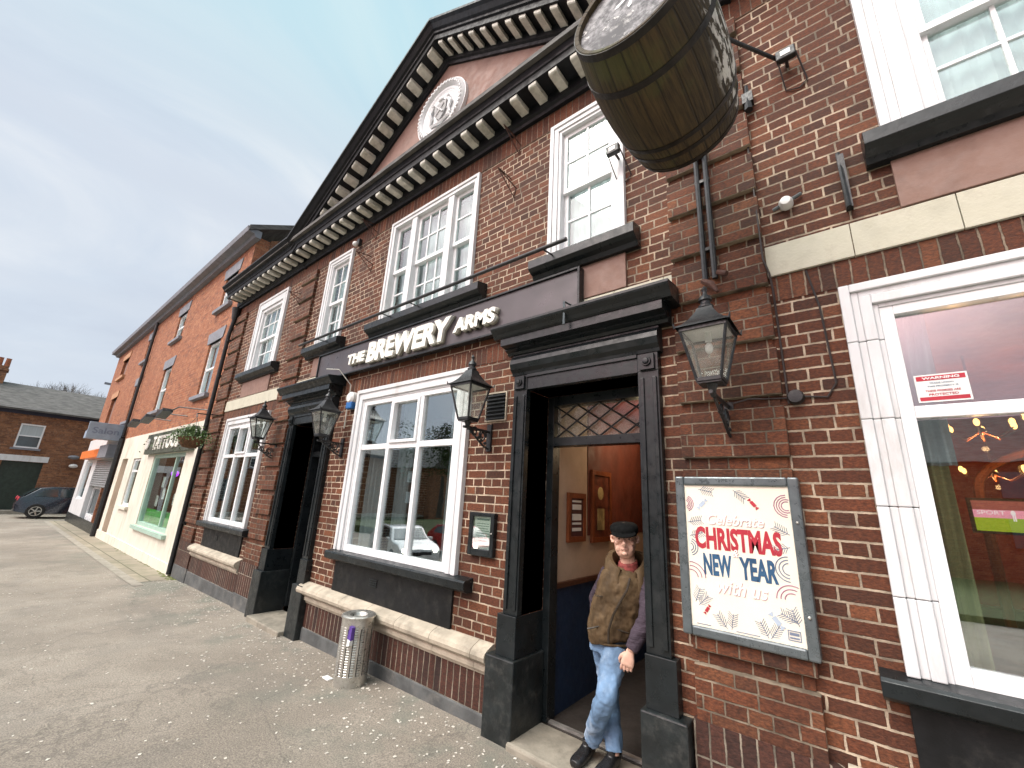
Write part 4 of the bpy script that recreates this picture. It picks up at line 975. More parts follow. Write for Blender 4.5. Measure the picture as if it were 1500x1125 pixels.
binshell().build('body',M_steel,bn)
MB().lathe([(0,.55),(.07,.545),(.075,.56),(.085,.575),(.10,.578),(.135,.565)],(-4.06,-.295,0),40).build('lid',M_steel,bn); MB().lathe([(.0,.5),(.13,.5)],(-4.06,-.295,0),24).build('liner',M_dark,bn)
m=MB().prism([(-3.985,.40),(-3.93,.39),(-3.925,.50),(-3.97,.51)],-.405,-.44,'y'); m.build('label',pmat('purple label',(.10,.05,.28),.5),bn); MB().prism([(-3.98,.33),(-3.935,.345),(-3.93,.388),(-3.975,.395)],-.407,-.443,'y').build('label',M_paper,bn)
m=MB().box(-4.36,-4.25,-.42,-.36,-.035,-.02); tag(m.build('crushed_packet',M_paper,bevel=.006),'crushed white paper packet lying left of the litter bin','litter'); bpy.data.objects['crushed_packet'].rotation_euler=(0,0,0)
#==PERSON
FV=Vector((.42,-.907,0)); RV=Vector((.907,.42,0)); UP=Vector((0,0,1))
def V(*a): return Vector(a)
def loft(m,rings,n=20,pw=2.3,rv=None,caps=True):
    """rings: (center, half width, half depth[, twist dir])"""
    i0=len(m.v); N=len(rings)
    for k,rg in enumerate(rings):
        c,a,b=Vector(rg[0]),rg[1],rg[2]
        d=(Vector(rings[min(k+1,N-1)][0])-Vector(rings[max(k-1,0)][0])).normalized()
        r=(rg[3] if len(rg)>3 else (rv or RV)); xa=(r-d*r.dot(d)).normalized(); ya=d.cross(xa).normalized()
        for j in range(n):
            t=2*PI*j/n; cx,cy=math.cos(t),math.sin(t)
            x=math.copysign(abs(cx)**(2/pw),cx)*a; y=math.copysign(abs(cy)**(2/pw),cy)*b
            m.v.append(tuple(c+xa*x+ya*y))
    for k in range(N-1):
        for j in range(n): m.f.append((i0+k*n+j,i0+k*n+(j+1)%n,i0+(k+1)*n+(j+1)%n,i0+(k+1)*n+j)); m.sm.add(len(m.f)-1)
    if caps: m.f.append(tuple(i0+j for j in range(n))[::-1]); m.f.append(tuple(i0+(N-1)*n+j for j in range(n)))
    return m
def smoothpts(pts,sub=4):
    out=[]
    def cr(a,b,c,d,t): return tuple(.5*((2*b[i])+(-a[i]+c[i])*t+(2*a[i]-5*b[i]+4*c[i]-d[i])*t*t+(-a[i]+3*b[i]-3*c[i]+d[i])*t**3) for i in range(len(b)))
    n=len(pts)
    for k in range(n-1):
        for s in range(sub): out.append(cr(pts[max(k-1,0)],pts[k],pts[k+1],pts[min(k+2,n-1)],s/sub))
    out.append(pts[-1]); return out
def limb(m,rows,n=18,pw=2.2,rv=None,sub=4):
    rr=smoothpts([(*p,a,b) for p,a,b in rows],sub); return loft(m,[((x,y,z),a,b) for x,y,z,a,b in rr],n,pw,rv)
def garment(m,name,mat,parent,vox,sm=6,disp=None):
    o=m.build(name,mat,parent)
    r=o.modifiers.new('r','REMESH'); r.mode='VOXEL'; r.voxel_size=vox; r.use_smooth_shade=True
    s=o.modifiers.new('s','SMOOTH'); s.iterations=sm; s.factor=.5
    for (amt,sc,seed) in (disp or []):
        tx=bpy.data.textures.new(name+'t','CLOUDS'); tx.noise_scale=sc; tx.noise_depth=2
        d=o.modifiers.new('d','DISPLACE'); d.texture=tx; d.strength=amt; d.texture_coords='LOCAL'; d.mid_level=.5
    return o
# --- body: one continuous surface (head, neck, trunk, arms, legs, hands)
HC=V(-1.395,.125,1.525); hf=V(.36,-.93,-.06).normalized(); hr=V(.93,.36,.04).normalized(); hu=hr.cross(hf).normalized()
if hu.z<0: hu=-hu
HS=(1.17,1.08,.93)
def HP(a,b,c): return HC+hr*a*HS[0]+hf*b*HS[1]+hu*c*HS[2]
b=MB()
def hring(c,w_,d_,off): return (tuple(HP(0,off,c)),w_*HS[0],d_*HS[1],hr)
rows=[(-.118,.026,.024,.072),(-.105,.046,.044,.058),(-.085,.058,.064,.038),(-.06,.064,.080,.017),(-.03,.067,.089,.006),(0,.071,.094,0),(.03,.074,.097,-.004),(.06,.073,.095,-.008),(.09,.064,.082,-.012),(.11,.045,.06,-.014),(.122,.02,.03,-.015)]
loft(b,[hring(*q) for q in smoothpts(rows,3)],28,2.1)
NB=V(-1.385,.165,1.33)
limb(b,[((-1.40,.17,1.22),.07,.06),(tuple(NB),.058,.06),(tuple(HP(0,-.012,-.08)),.052,.058),(tuple(HP(0,-.012,-.03)),.05,.055)])
b.tube([HP(0,.088,.022),HP(0,.104,.0),HP(0,.119,-.022),HP(0,.112,-.035),HP(0,.09,-.038)],[.007,.0095,.0135,.012,.008],8)
for s in(-1,1):
    b.ball(tuple(HP(s*.012,.105,-.031)),.0085)
    b.tube([HP(s*.010,.092,.026),HP(s*.03,.093,.031),HP(s*.052,.078,.024)],[.006,.008,.006],6)
    b.ball(tuple(HP(s*.045,.068,-.02)),.019,.02,.016)
    b.ball(tuple(HP(s*.038,.068,-.062)),.02,.018,.024)
    # ears
    b.tube([HP(s*.073,-.01,.02),HP(s*.083,-.018,.012),HP(s*.084,-.018,-.01),HP(s*.078,-.006,-.028),HP(s*.070,0,-.03)],[.009,.011,.011,.010,.006],8)
b.ball(tuple(HP(0,.085,-.098)),.022,.018,.016)
b.tube([HP(-.024,.086,-.063),HP(0,.099,-.058),HP(.024,.086,-.063)],[.004,.0075,.004],8)
b.tube([HP(-.021,.086,-.071),HP(0,.098,-.072),HP(.021,.086,-.071)],[.004,.008,.004],8)
limb(b,[((-1.535,.145,.78),.13,.09),((-1.52,.15,.95),.14,.10),((-1.45,.15,1.12),.155,.105),((-1.405,.16,1.24),.17,.09),((-1.39,.165,1.30),.10,.07)])
shR=V(-1.235,.165,1.245); elR=V(-1.215,.05,1.03); wrR=V(-1.30,-.035,.835)
shL=V(-1.56,.195,1.245); elL=V(-1.725,.30,1.03); wrL=V(-1.68,.27,.84)
limb(b,[(tuple(shR),.05,.05),(tuple((shR+elR)/2),.043,.043),(tuple(elR),.037,.037),(tuple((elR+wrR)/2),.034,.034),(tuple(wrR),.024,.028)])
limb(b,[(tuple(shL),.05,.05),(tuple(elL),.037,.037),(tuple(wrL),.026,.028)])
# legs
hA=V(-1.47,.10,.79); kA=V(-1.475,-.045,.525); aA=V(-1.665,.11,.17)
hB=V(-1.60,.175,.79); kB=V(-1.575,.215,.47); aB=V(-1.50,.13,.13)
for h_,k_,a_ in((hA,kA,aA),(hB,kB,aB)):
    limb(b,[(tuple(h_),.075,.08),(tuple((h_+k_)/2),.062,.066),(tuple(k_),.05,.052),(tuple(k_*.6+a_*.4),.046,.048),(tuple(a_),.03,.034)])
# hand hanging in front of thigh (fingers slightly curled), image right
def hand(m,wr,dirv,side,fwd,flip=1,curl=.55):
    d=dirv.normalized(); s=(side-d*side.dot(d)).normalized(); f=d.cross(s).normalized()
    if f.dot(fwd)<0: f=-f
    P=lambda u,v,w_: wr+d*u+s*v+f*w_
    loft(m,[(tuple(P(-.01,0,0)),.024,.018,s),(tuple(P(.02,0,.002)),.030,.019,s),(tuple(P(.05,.0,.004)),.041,.018,s),(tuple(P(.08,0,.004)),.043,.016,s),(tuple(P(.094,0,.003)),.040,.012,s)],16,2.6)
    for k,(off,l,r) in enumerate(((-.032,.066,.0088),(-.011,.076,.0092),(.0105,.071,.009),(.031,.056,.008))):
        c=curl*(1+.18*k); p=P(.088,off,.004); pts=[p]; a=c*.35; 
        for j,ll in enumerate((.45,.31,.24)):
            p=p+(d*math.cos(a)-f*math.sin(a)+s*off*.9)*l*ll; pts.append(p); a+=c
        m.tube([tuple(q) for q in pts],[r,r*1.02,r*.92,r*.72],8); m.ball(tuple(pts[0]),r*1.12); m.ball(tuple(pts[-1]),r*.72)
    t0=P(.025,flip*.026,-.004); t1=P(.055,flip*.050,-.014); t2=P(.082,flip*.056,-.026); t3=P(.103,flip*.050,-.034)
    m.tube([tuple(t0),tuple(t1),tuple(t2),tuple(t3)],[.013,.012,.0105,.008],8); m.ball(tuple(t3),.008)
hand(b,wrR,V(-.26,-.05,-.96),V(.95,.25,.0),V(.5,-.8,.0)+FV*.3,-1)
hand(b,wrL,V(.3,-.2,-.93),V(.9,.3,0),V(-.4,-.9,0),1)
person=b.build('person',M_skin)
r=person.modifiers.new('r','REMESH'); r.mode='VOXEL'; r.voxel_size=.0034; r.use_smooth_shade=True
s=person.modifiers.new('s','SMOOTH'); s.iterations=5; s.factor=.5
tag(person,'elderly man in flat cap, brown gilet and faded jeans leaning in the open doorway','person')
# eyes, glasses, hair
m=MB()
for s_ in(-1,1): m.ball(tuple(HP(s_*.031,.087,.010)),.0085,.0085,.006)
m.build('eyes',M_eye,person)
m=MB().tube([HP(-.021,.0945,-.067),HP(0,.1055,-.0655),HP(.021,.0945,-.067)],[.0015,.003,.0015],6); m.build('mouth',M_lip,person)
m=MB()
for s_ in(-1,1):
    pts=[tuple(HP(s_*.033+.023*math.cos(a),.108-.012*abs(.6+s_*math.cos(a)*.5),.006+.017*math.sin(a))) for a in [2*PI*k/16 for k in range(17)]]
    m.tube(pts,.0009,5,caps=False); m.tube([HP(s_*.056,.092,.012),HP(s_*.078,.06,.014),HP(s_*.081,-.01,.016)],.0011,5)
m.tube([HP(-.011,.108,.01),HP(0,.112,.014),HP(.011,.108,.01)],.0013,5)
m.build('glasses',M_gilt,person)
m=MB(); loft(m,[hring(*q) for q in ((-.045,.060,.060,-.036),(-.02,.072,.070,-.032),(.01,.0755,.073,-.030),(.05,.076,.078,-.026))],24,2.1)
m.build('hair',M_hair,person)
# cap
m=MB()
loft(m,[hring(*q) for q in smoothpts([(.036,.078,.100,-.006),(.05,.083,.106,-.004),(.075,.088,.112,.0),(.098,.084,.108,.004),(.115,.066,.085,.006),(.124,.03,.04,.006)],3)],32,2.15)
pk=[]
for k in range(13):
    a=PI*(k/12); pk.append((math.cos(a)*.078,.075+math.sin(a)*.072))
i=len(m.v)
for (u,v) in pk: m.v.append(tuple(HP(u,v,.058-.30*max(0,v-.075)))) 
for (u,v) in pk: m.v.append(tuple(HP(u,v,.048-.36*max(0,v-.075))))
m.f.append(tuple(range(i,i+13))); m.f.append(tuple(range(i+13,i+26))[::-1])
for k in range(13): m.f.append((i+k,i+(k+1)%13,i+13+(k+1)%13,i+13+k)); m.sm.add(len(m.f)-1)
garment(m,'flat_cap',M_cap,person,.004,4,[(.004,.03,1)])
# knit sleeves
m=MB(); limb(m,[(tuple(shR+V(0,0,.015)),.068,.066),(tuple((shR+elR)/2),.060,.060),(tuple(elR),.056,.056),(tuple((elR+wrR)/2),.053,.053),(tuple(elR*.15+wrR*.85),.044,.044),(tuple(elR*.03+wrR*.97),.042,.042)])
limb(m,[(tuple(shL+V(0,0,.015)),.066,.064),(tuple((shL+elL)/2),.060,.060),(tuple(elL),.054,.054),(tuple(elL*.1+wrL*.9),.044,.044)])
garment(m,'knitted_sleeves',M_knit,person,.006,4,[(.016,.045,2)])
# shirt collar
m=MB(); limb(m,[((-1.395,.14,1.24),.085,.06),(tuple(NB+V(0,-.01,.0)),.074,.070),(tuple(NB+V(0,-.016,.036)),.070,.068)]); garment(m,'shirt_collar',M_scarf,person,.006,2)
# vest
m=MB()
limb(m,[((-1.515,.13,.815),.150,.125),((-1.52,.13,.86),.168,.145),((-1.50,.13,.95),.172,.150),((-1.475,.14,1.05),.176,.150),((-1.43,.15,1.15),.184,.150),((-1.405,.155,1.225),.185,.135),((-1.39,.165,1.275),.140,.112),((-1.385,.17,1.30),.10,.09)],24,2.5,sub=5)
ve=garment(m,'gilet',M_vest,person,.008,5,[(.032,.09,3),(.010,.035,4)])
# collar wings, zip, pockets
m=MB()
cpts=[]
for k in range(15):
    a=-2.35+k/14*4.7+PI/2
    rx,ry=.112,.098
    cpts.append((a,))
for lay,(zz,rr) in enumerate(((1.245,1.10),(1.30,1.12),(1.345,1.16),(1.365,1.10))): pass
col=MB(); n=26; hs=[(1.23,1.22),(1.28,1.38),(1.34,1.44),(1.395,1.36),(1.425,1.22),(1.42,1.06),(1.35,.94)]
for (zz,rr) in hs:
    for k in range(n):
        a=2*PI*(k+.5)/n*.90+2*PI*.05
        # a=0 points forward (open front)
        op=max(0,math.cos(a))
        c=V(-1.392,.16,zz-.125*((1+math.cos(a))/2)**2)+FV*(math.cos(a)*.098*rr)+RV*(math.sin(a)*.112*rr)
        col.v.append(tuple(c))
for r_ in range(len(hs)-1):
    for k in range(n-1): col.f.append((r_*n+k,r_*n+k+1,(r_+1)*n+k+1,(r_+1)*n+k)); col.sm.add(len(col.f)-1)
co=col.build('gilet_collar',M_vest,ve); so_=co.modifiers.new('s','SOLIDIFY'); so_.thickness=.022; so_.offset=0
m=MB(); zp=[V(-1.322,.035,1.27),V(-1.33,.004,1.20),V(-1.372,-.018,1.12),V(-1.42,-.032,1.03),V(-1.455,-.036,.93),V(-1.465,-.022,.84)]
m.tube([tuple(p+FV*.004) for p in zp],.008,6); m.build('zip_placket',pmat('dark zip',(.035,.024,.014),.5),ve)
m=MB()
for s_ in(-1,1):
    c=V(-1.475,-.01,.925)+RV*s_*.095; m.tube([tuple(c-RV*.045*1+UP*.012*s_+FV*.006),tuple(c+FV*.004+UP*.0),tuple(c+RV*.045-UP*.012*s_-FV*.014)],.006,6)

for s_ in(-1,1):
    c=V(-1.42,.02,1.13)+RV*s_*.10; m.tube([tuple(c-RV*.05+FV*.012),tuple(c+FV*.006),tuple(c+RV*.05-FV*.022)],.003,5)
m.build('pocket_welts',MATS['dark zip'],ve)
m=MB(); pts=[]
for k in range(28):
    a=2*PI*k/27; pts.append(tuple(V(-1.515,.13,.822)+RV*math.cos(a)*.152+FV*math.sin(a)*.127))
m.tube(pts,.011,6,caps=False); garment(m,'hem',M_vest,ve,.006,2)
# jeans
m=MB()
limb(m,[((-1.53,.145,.86),.128,.098),((-1.535,.145,.80),.138,.108),((-1.54,.145,.74),.135,.105)],22,2.4)
limb(m,[(tuple(hA),.078,.09),(tuple(hA*.6+kA*.4),.082,.085),(tuple(hA*.25+kA*.75),.072,.074),(tuple(kA),.067,.07),(tuple(kA*.7+aA*.3),.063,.067),(tuple(kA*.3+aA*.7),.062,.066),(tuple(kA*.05+aA*.95),.064,.068)],20,2.3)
limb(m,[(tuple(hB),.078,.09),(tuple(hB*.6+kB*.4),.080,.085),(tuple(kB),.066,.07),(tuple(kB*.5+aB*.5),.060,.065),(tuple(kB*.05+aB*.95),.063,.067)],20,2.3)
garment(m,'jeans',M_jean,person,.007,4,[(.030,.10,5),(.008,.03,6)])
# shoes
def shoe(a_,d):
    m=MB(); d=d.normalized(); s=V(-d.y,d.x,0); f=.052
    P=lambda u,h: tuple(V(a_.x,a_.y,f+h)+d*u)
    rr=[(-.07,.045,.026,.045),(-.055,.055,.036,.055),(0,.05,.040,.05),(.06,.036,.044,.036),(.11,.030,.048,.030),(.15,.026,.044,.026),(.175,.022,.030,.022)]
    loft(m,[(P(u,h),w_,hh) for u,h,w_,hh in [(q[0],q[1],q[2],q[3]) for q in smoothpts(rr,3)]],18,2.4,rv=s)
    loft(m,[(tuple(V(a_.x,a_.y,f+.06)),.036,.042,s),(tuple(V(a_.x,a_.y,f+.115)),.034,.038,s)],14,2.1)
    return m
garment(shoe(V(-1.70,.115,0),V(-.05,-1,0)),'shoe',M_shoe,person,.005,2); garment(shoe(V(-1.515,.12,0),V(-.12,-1,0)),'shoe',M_shoe,person,.005,2)
#==ROW of shops and houses to the left
rw=thing('brick_row_building','three storey orange brick building with grey lintels over the cream tattoo shop','building',(-16.2,0,0))
def hwin(x0,x1,z0,z1,par,lint=M_grey,frame_m=M_upvc,y=0):
    f=MB(); frame(f,x0,x1,z0,z1,.07,y-.0+.05,y+.14,.07,.07); f.box(x0+.07,x1-.07,y+.06,y+.13,(z0+z1)/2-.03,(z0+z1)/2+.03)
    W=f.build('window',frame_m,par,bevel=.004)
    MB().box(x0+.06,x1-.06,y+.09,y+.096,z0+.06,z1-.06).build('glass',M_glassup,W); MB().box(x0+.05,x1-.05,y+.2,y+.21,z0+.05,z1-.05).build('net_curtain',M_net,W)
    MB().prism([(x0-.13,z1),(x1+.13,z1),(x1+.2,z1+.32),(x0-.2,z1+.32)],y-.02,y+.1,'y').build('lintel',lint,W)
    MB().box(x0-.16,x1+.16,y-.10,y+.1,z0-.10,z0).build('window_sill',lint,W,bevel=.005)
ww=[(-13.25,-12.3),(-17.85,-16.85),(-22.3,-21.4)]
holes=[(a,b,6.42,7.40) for a,b in ww]+[(a,b,3.93,5.42) for a,b in ww]+[(-20.6,-11.55,-.4,3.18),(-22.85,-21.5,-.3,2.55)]
wallmesh(-22.9,-11.42,-.5,8.1,holes).build('wall',M_orange,rw)
for a,b in ww: hwin(a,b,6.42,7.40,rw); hwin(a,b,3.93,5.42,rw)
m=MB(); m.prism([(.33,-.5),(9,-.5),(9,8.1),(4.6,10.6),(.33,8.15)],-11.72,-11.42,'x'); m.build('gable_wall',M_farbrick,rw)
m=MB(); m.prism([(-.30,8.16),(4.6,11.0),(9.3,8.16),(9.3,8.05),(4.6,10.85),(-.30,8.02)],-29.6,-11.1,'x'); m.build('roof',M_slate,rw)
MB().prism([(.01,7.92),(-.12,7.92),(-.16,8.0),(-.30,8.02),(-.33,8.14),(-.26,8.14),(.01,8.12)],-29.5,-11.15,'x').build('gutter',M_grey,rw)
MB().tube([(-21.1,-.08,7.95),(-21.1,-.08,3.3)],.05,8).build('drainpipe',M_iron,rw)
MB().box(-11.62,-11.45,-.09,.0,-.2,3.2).build('wall_pier',M_cream,rw)
# cream shopfront
sp=thing('tattoo_shopfront','cream rendered ground floor shopfront with green framed window and tattoos fascia','shopfront',(-16,0,0))
wallmesh(-20.7,-11.62,-.35,3.2,[(-15.65,-12.6,.58,2.48),(-18.3,-17.25,.97,2.43),(-20.1,-19.2,-.2,2.45)],y=-.04,depth=.3).build('wall',M_cream,sp)
MB().box(-20.7,-11.62,-.07,-.03,-.3,.05).build('plinth',M_cream,sp)
f=MB(); frame(f,-15.65,-12.6,.58,2.48,.09,-.02,.10); f.box(-13.55,-13.47,-.0,.08,.67,2.39); sw=f.build('shop_window',M_green,sp,bevel=.004)
MB().box(-15.57,-12.68,.03,.036,.66,2.4).build('glass',M_glassup,sw); MB().box(-15.8,-12.45,-.13,.1,.48,.57).build('window_sill',M_green,sw)
MB().box(-15.5,-12.7,.08,.09,.68,1.02).build('green_film',pmat('green film',(.06,.42,.05),.5),sw)
MB().box(-15.5,-12.7,1.2,1.25,.5,2.4).build('shop_back_wall',pmat('shop back',(.22,.24,.26),.8,var=.6,scale=3),sp)
m=MB()
for k,(x,z) in enumerate(((-14.9,1.1),(-14.4,1.3),(-13.9,1.1),(-14.0,1.5),(-14.7,1.6),(-13.3,1.2))): m.box(x,x+.22,.10,.105,z,z+.28)
m.build('window_posters',M_paper,sp); 
MB().ball((-14.6,.3,1.98),.09).build('purple_lamp',M_neonp,sp); MB().ball((-13.1,.3,1.98),.06).build('pink_lamp',M_neonk,sp); MB().box(-14.3,-13.4,.5,.55,1.98,2.02).build('strip_lamp',M_warm,sp); MB().ball((-14.0,.7,2.2),.08).build('warm_lamp',M_warm,sp)
f=MB(); frame(f,-18.3,-17.25,.97,2.43,.07,-.0,.08); f.box(-18.23,-17.32,.0,.08,2.0,2.06); w_=f.build('window',M_upvc,sp); MB().box(-18.24,-17.31,.03,.036,1.03,2.37).build('glass',M_glassup,w_); MB().box(-18.24,-17.31,.3,.31,1.0,2.4).build('blind',M_net,w_); MB().box(-18.45,-17.1,-.12,.0,.87,.96).build('window_sill',M_cream,w_)
MB().box(-20.1,-19.2,.12,.17,-.2,2.45).build('door',M_tan,sp)
MB().box(-16.45,-12.0,-.16,-.05,2.50,3.08).build('fascia',pmat('fascia grey green',(.07,.08,.06),.5,dirt=(.2,.2,.17),dirtamt=.3),sp,bevel=.01)
text('TATTOOS',.4,M_letter,(-15.5,-.17,2.60),'letters',sp,bold=.012,ext=.02,fitw=2.6,fith=.38)
m=MB().prism([(-16.1+.16*math.cos(a),2.79+.16*math.sin(a)) for a in [k*PI/5 for k in range(10)]],-.17,-.2,'y'); m.build('round_emblem',M_letter,sp)
MB().tube([(-20.9,-.1,3.2),(-20.9,-.1,-.2)],.09,8).build('downpipe',M_iron,sp)
# swan neck lights
m=MB()
for x in(-12.9,-14.6,-16.2): m.tube([(x+1.1,0,3.45),(x+.5,-.45,3.5),(x,-.6,3.35)],.015,6); m.prism([(x-.28,3.25),(x+.28,3.38),(x+.22,3.46),(x-.3,3.33)],-.7,-.5,'y')
tag(m.build('sign_floodlights',M_iron),'black arm mounted floodlights above the tattoos fascia','floodlight')
# further building with tan lintels
b2=thing('brick_row_building','narrow end building of orange brick with tan lintels beyond the grey gutter pipe','building',(-26,0,0))
wallmesh(-29.4,-22.9,-.5,8.1,[(-27.3,-26.0,6.45,7.35),(-27.3,-26.0,4.0,5.4),(-28.8,-22.95,-.3,2.6)],depth=.3).build('wall',M_orange,b2)
for z0,z1 in ((6.45,7.35),(4.0,5.4)):
    MB().box(-27.3,-26,.1,.12,z0,z1).build('window',M_brown,b2); MB().box(-27.5,-25.8,-.03,.1,z1,z1+.28).build('lintel',M_tan,b2); MB().box(-27.5,-25.8,-.1,.1,z0-.14,z0).build('window_sill',M_tan,b2)
MB().box(-29.4,-29.1,.3,8,-.5,8.1).build('side_wall',M_orange,b2)
# chimney
MB().box(-29.2,-28.4,3.5,4.6,8.0,12.0).build('chimney',M_farbrick,b2)
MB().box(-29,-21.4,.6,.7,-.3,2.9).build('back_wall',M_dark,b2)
ws=thing('takeaway_shopfront','narrow white shopfront with half lowered grey roller shutter and orange sign','shopfront',(-24.5,0,0))
wallmesh(-29.4,-21.3,-.4,3.5,[(-25.6,-21.8,-.3,2.5),(-28.6,-26.6,.8,2.5)],y=-.05,depth=.25).build('wall',M_white,ws)
f=MB(); frame(f,-28.6,-26.6,.8,2.5,.08,0,.08); w_=f.build('window',M_upvc,ws); MB().box(-28.55,-26.65,.03,.04,.85,2.45).build('glass',M_glassup,w_); MB().box(-28.5,-26.7,.3,.31,.8,2.4).build('blind',M_curt,w_)
m=MB()
for k in range(13): m.prism([(-.02,1.40+k*.085),(-.05,1.44+k*.085),(-.02,1.483+k*.085)],-25.6,-21.8,'x')
m.box(-25.6,-21.8,-.018,.0,1.40,2.5); m.build('roller_shutter',M_shutter,ws)
f=MB(); frame(f,-25.5,-23.6,-.2,1.4,.09,.1,.16,.5); frame(f,-23.5,-21.9,-.25,1.4,.1,.1,.16,.7); f.build('shop_door',M_upvc,ws); MB().box(-25.6,-21.8,.17,.18,-.3,1.5).build('glass',M_cglass,ws)
MB().box(-28.2,-23.4,-.35,-.06,2.55,2.9).build('orange_fascia',M_orangep,ws,bevel=.02); MB().box(-23.4,-21.5,-.35,-.06,2.52,3.0).build('grey_fascia',M_grey,ws)
MB().box(-21.35,-21.2,-.12,.0,-.3,3.3).build('pilaster',M_black,ws); MB().box(-29.4,-21.3,-.075,-.05,-.35,.15).build('plinth',M_black,ws)
hs_=thing('projecting_sign','pale grey blue projecting shop sign with dark lettering past the tattoo shop','sign',(-21,-.4,3.4))
MB().box(-21.3,-21.22,-1.05,-.05,3.12,3.72).build('sign_panel',M_blueg,hs_,bevel=.01); text('Salon',.4,M_slatep,(-21.215,-.92,3.32),'letters',hs_,fitw=.72,fith=.22,ext=.004,axis='x',bold=.006)
MB().prism([(-21.5,3.3),(-24.5,3.3),(-24.5,3.6),(-21.6,3.6)],-.8,-.06,'y').build('canopy_box',M_blueg,hs_)
# hanging basket
hb=thing('hanging_basket','hanging basket of trailing green leaves beside the tattoos fascia','hanging basket',(-10.9,-.45,2.7))
MB().lathe([(.0,2.45),(.12,2.47),(.2,2.55),(.24,2.68)],(-10.75,-.45,0),18).build('basket',M_coir,hb)
m=MB().tube([(-10.9,0,3.25),(-10.8,-.45,3.2),(-10.75,-.45,3.12)],.012,6)
for k in range(3): a=k*2.1; m.tube([(-10.75,-.45,3.12),(-10.75+.24*math.cos(a),-.45+.24*math.sin(a),2.68)],.004,4)
m.build('bracket_chain',M_iron,hb)
random.seed(9); m=MB()
for k in range(1700):
    a=random.uniform(0,2*PI); r=abs(random.gauss(0,.26)); z=2.74+random.gauss(0,.06)-max(0,r-.25)*.6+.05*(r<.2)
    c=V(-10.75+r*math.cos(a),-.45+r*math.sin(a),z); s=random.uniform(.012,.03); d=Vector((random.gauss(0,1),random.gauss(0,1),random.gauss(0,1))).normalized(); e=d.orthogonal().normalized()
    m.quad(tuple(c-d*s),tuple(c+e*s*.5),tuple(c+d*s),tuple(c-e*s*.5))
m.build('foliage',M_leaf,hb)
m=MB()
for k in range(16): a=random.uniform(0,6.3); m.ball((-10.75+.2*math.cos(a),-.45+.15*math.sin(a),2.8+random.uniform(-.03,.06)),.014,n=6,m=4)
m.build('flowers',M_white,hb)
#== far terrace across the side road
th=thing('brick_terrace','low brown brick terrace with slate roof standing across the side road','terrace',(-36,0,0))
def wallx(y0,y1,z0,z1,holes,x,depth=.25):
    mm=wallmesh(y0,y1,z0,z1,holes,0,depth); o=MB(); o.add(mm,Matrix(((0,-1,0,x),(1,0,0,0),(0,0,1,0),(0,0,0,1)))); return o
wy=[(-2.35,-1.4),(-6.2,-5.2),(-10.5,-9.5),(1.6,2.6)]
hs=[(a,b,3.16,4.5) for a,b in wy]+[(-2.55,-1.0,-.4,2.42),(-4.6,-3.7,-.3,2.3),(-8.6,-6.6,.6,2.2)]
wallx(-22,4,-.5,5.35,hs,-36).build('wall',M_farbrick,th)
for a,b in wy:
    f=MB()
    for q in ((a,a+.07,3.16,4.5),(b-.07,b,3.16,4.5),(a+.07,b-.07,3.16,3.24),(a+.07,b-.07,4.42,4.5),(a+.07,b-.07,3.8,3.86)): f.box(-36.12,-36.02,q[0],q[1],q[2],q[3])
    w_=f.build('window',M_upvc,th); MB().box(-36.08,-36.07,a+.05,b-.05,3.2,4.45).build('glass',M_cglass,w_); MB().box(-36.1,-35.9,a-.1,b+.1,3.05,3.15).build('window_sill',M_grey,w_); MB().box(-36.075,-36.06,a+.07,b-.07,3.85,4.42).build('net_curtain',M_net,w_)
MB().box(-36.02,-35.97,-2.7,-.85,2.43,2.75).build('lintel',M_white,th); MB().box(-36.25,-36.15,-2.55,-1.0,-.4,2.42).build('garage_door',pmat('dark green door',(.02,.035,.025),.5),th)
MB().box(-36.1,-35.85,-5.3,-3.1,2.3,2.75).build('door_hood',M_white,th); MB().box(-36.2,-36.12,-4.6,-3.7,-.3,2.3).build('door',M_brown,th); MB().box(-36.05,-35.9,-4.75,-4.6,-.3,2.3).build('door_trim',M_white,th); MB().box(-36.05,-35.9,-3.7,-3.55,-.3,2.3).build('door_trim',M_white,th)
MB().box(-36.2,-36.12,-8.6,-6.6,.6,2.2).build('window',M_cglass,th)
MB().box(-36.03,-35.95,-22,4,5.0,5.28).build('eaves_board',pmat('navy eaves',(.012,.014,.035),.5),th)
MB().prism([(-35.7,5.28),(-39.5,7.1),(-43.3,5.28),(-43.3,5.1),(-39.5,6.95),(-35.7,5.18)],-22.2,4.2,'y').build('roof',M_slate,th)
ch=MB().box(-39.9,-39.1,-5.1,-3.6,6.4,8.0).box(-39.95,-39.05,-5.15,-3.55,7.7,7.82).build('chimney',M_farbrick,th)
m=MB()
for k in range(5): m.lathe([(.13,8.0),(.11,8.5),(.13,8.52)],(-39.5,-4.95+k*.31,0),10)
for k in range(1): m.build('chimney_pots',M_terra,ch)
MB().box(-35.97,-35.9,-3.2,-2.95,1.0,1.3).build('vent_box',M_tan,th); 
t=thing('flood_lamp','round dish lamp fixed to the brick terrace wall','lamp',(-36,-.7,2.9)); MB().ball((-35.85,.1,2.85),.25,.25,.12,12,8).build('dish',M_grey,t); MB().ball((-35.85,.2,2.35),.2,.2,.12,12,8).build('lens',M_whitep,t)
# far side kerb
struct(MB().box(-34.9,-34.6,-40,8,-.4,-.14).build('kerb',M_kerb)); struct(MB().box(-36.1,-34.9,-40,8,-.4,-.16).build('pavement',M_asph))
# street lamp pole
t=thing('street_lamp','slim grey street lamp rising over the terrace roof','street lamp',(-36.9,3.4,0))
MB().tube([(-43.8,1.8,-.2),(-43.8,1.8,8.8)],[.1,.05],8).build('pole',M_grey,t); MB().box(-43.9,-43.7,1.1,2.3,8.7,8.85).build('lamp_head',M_grey,t)
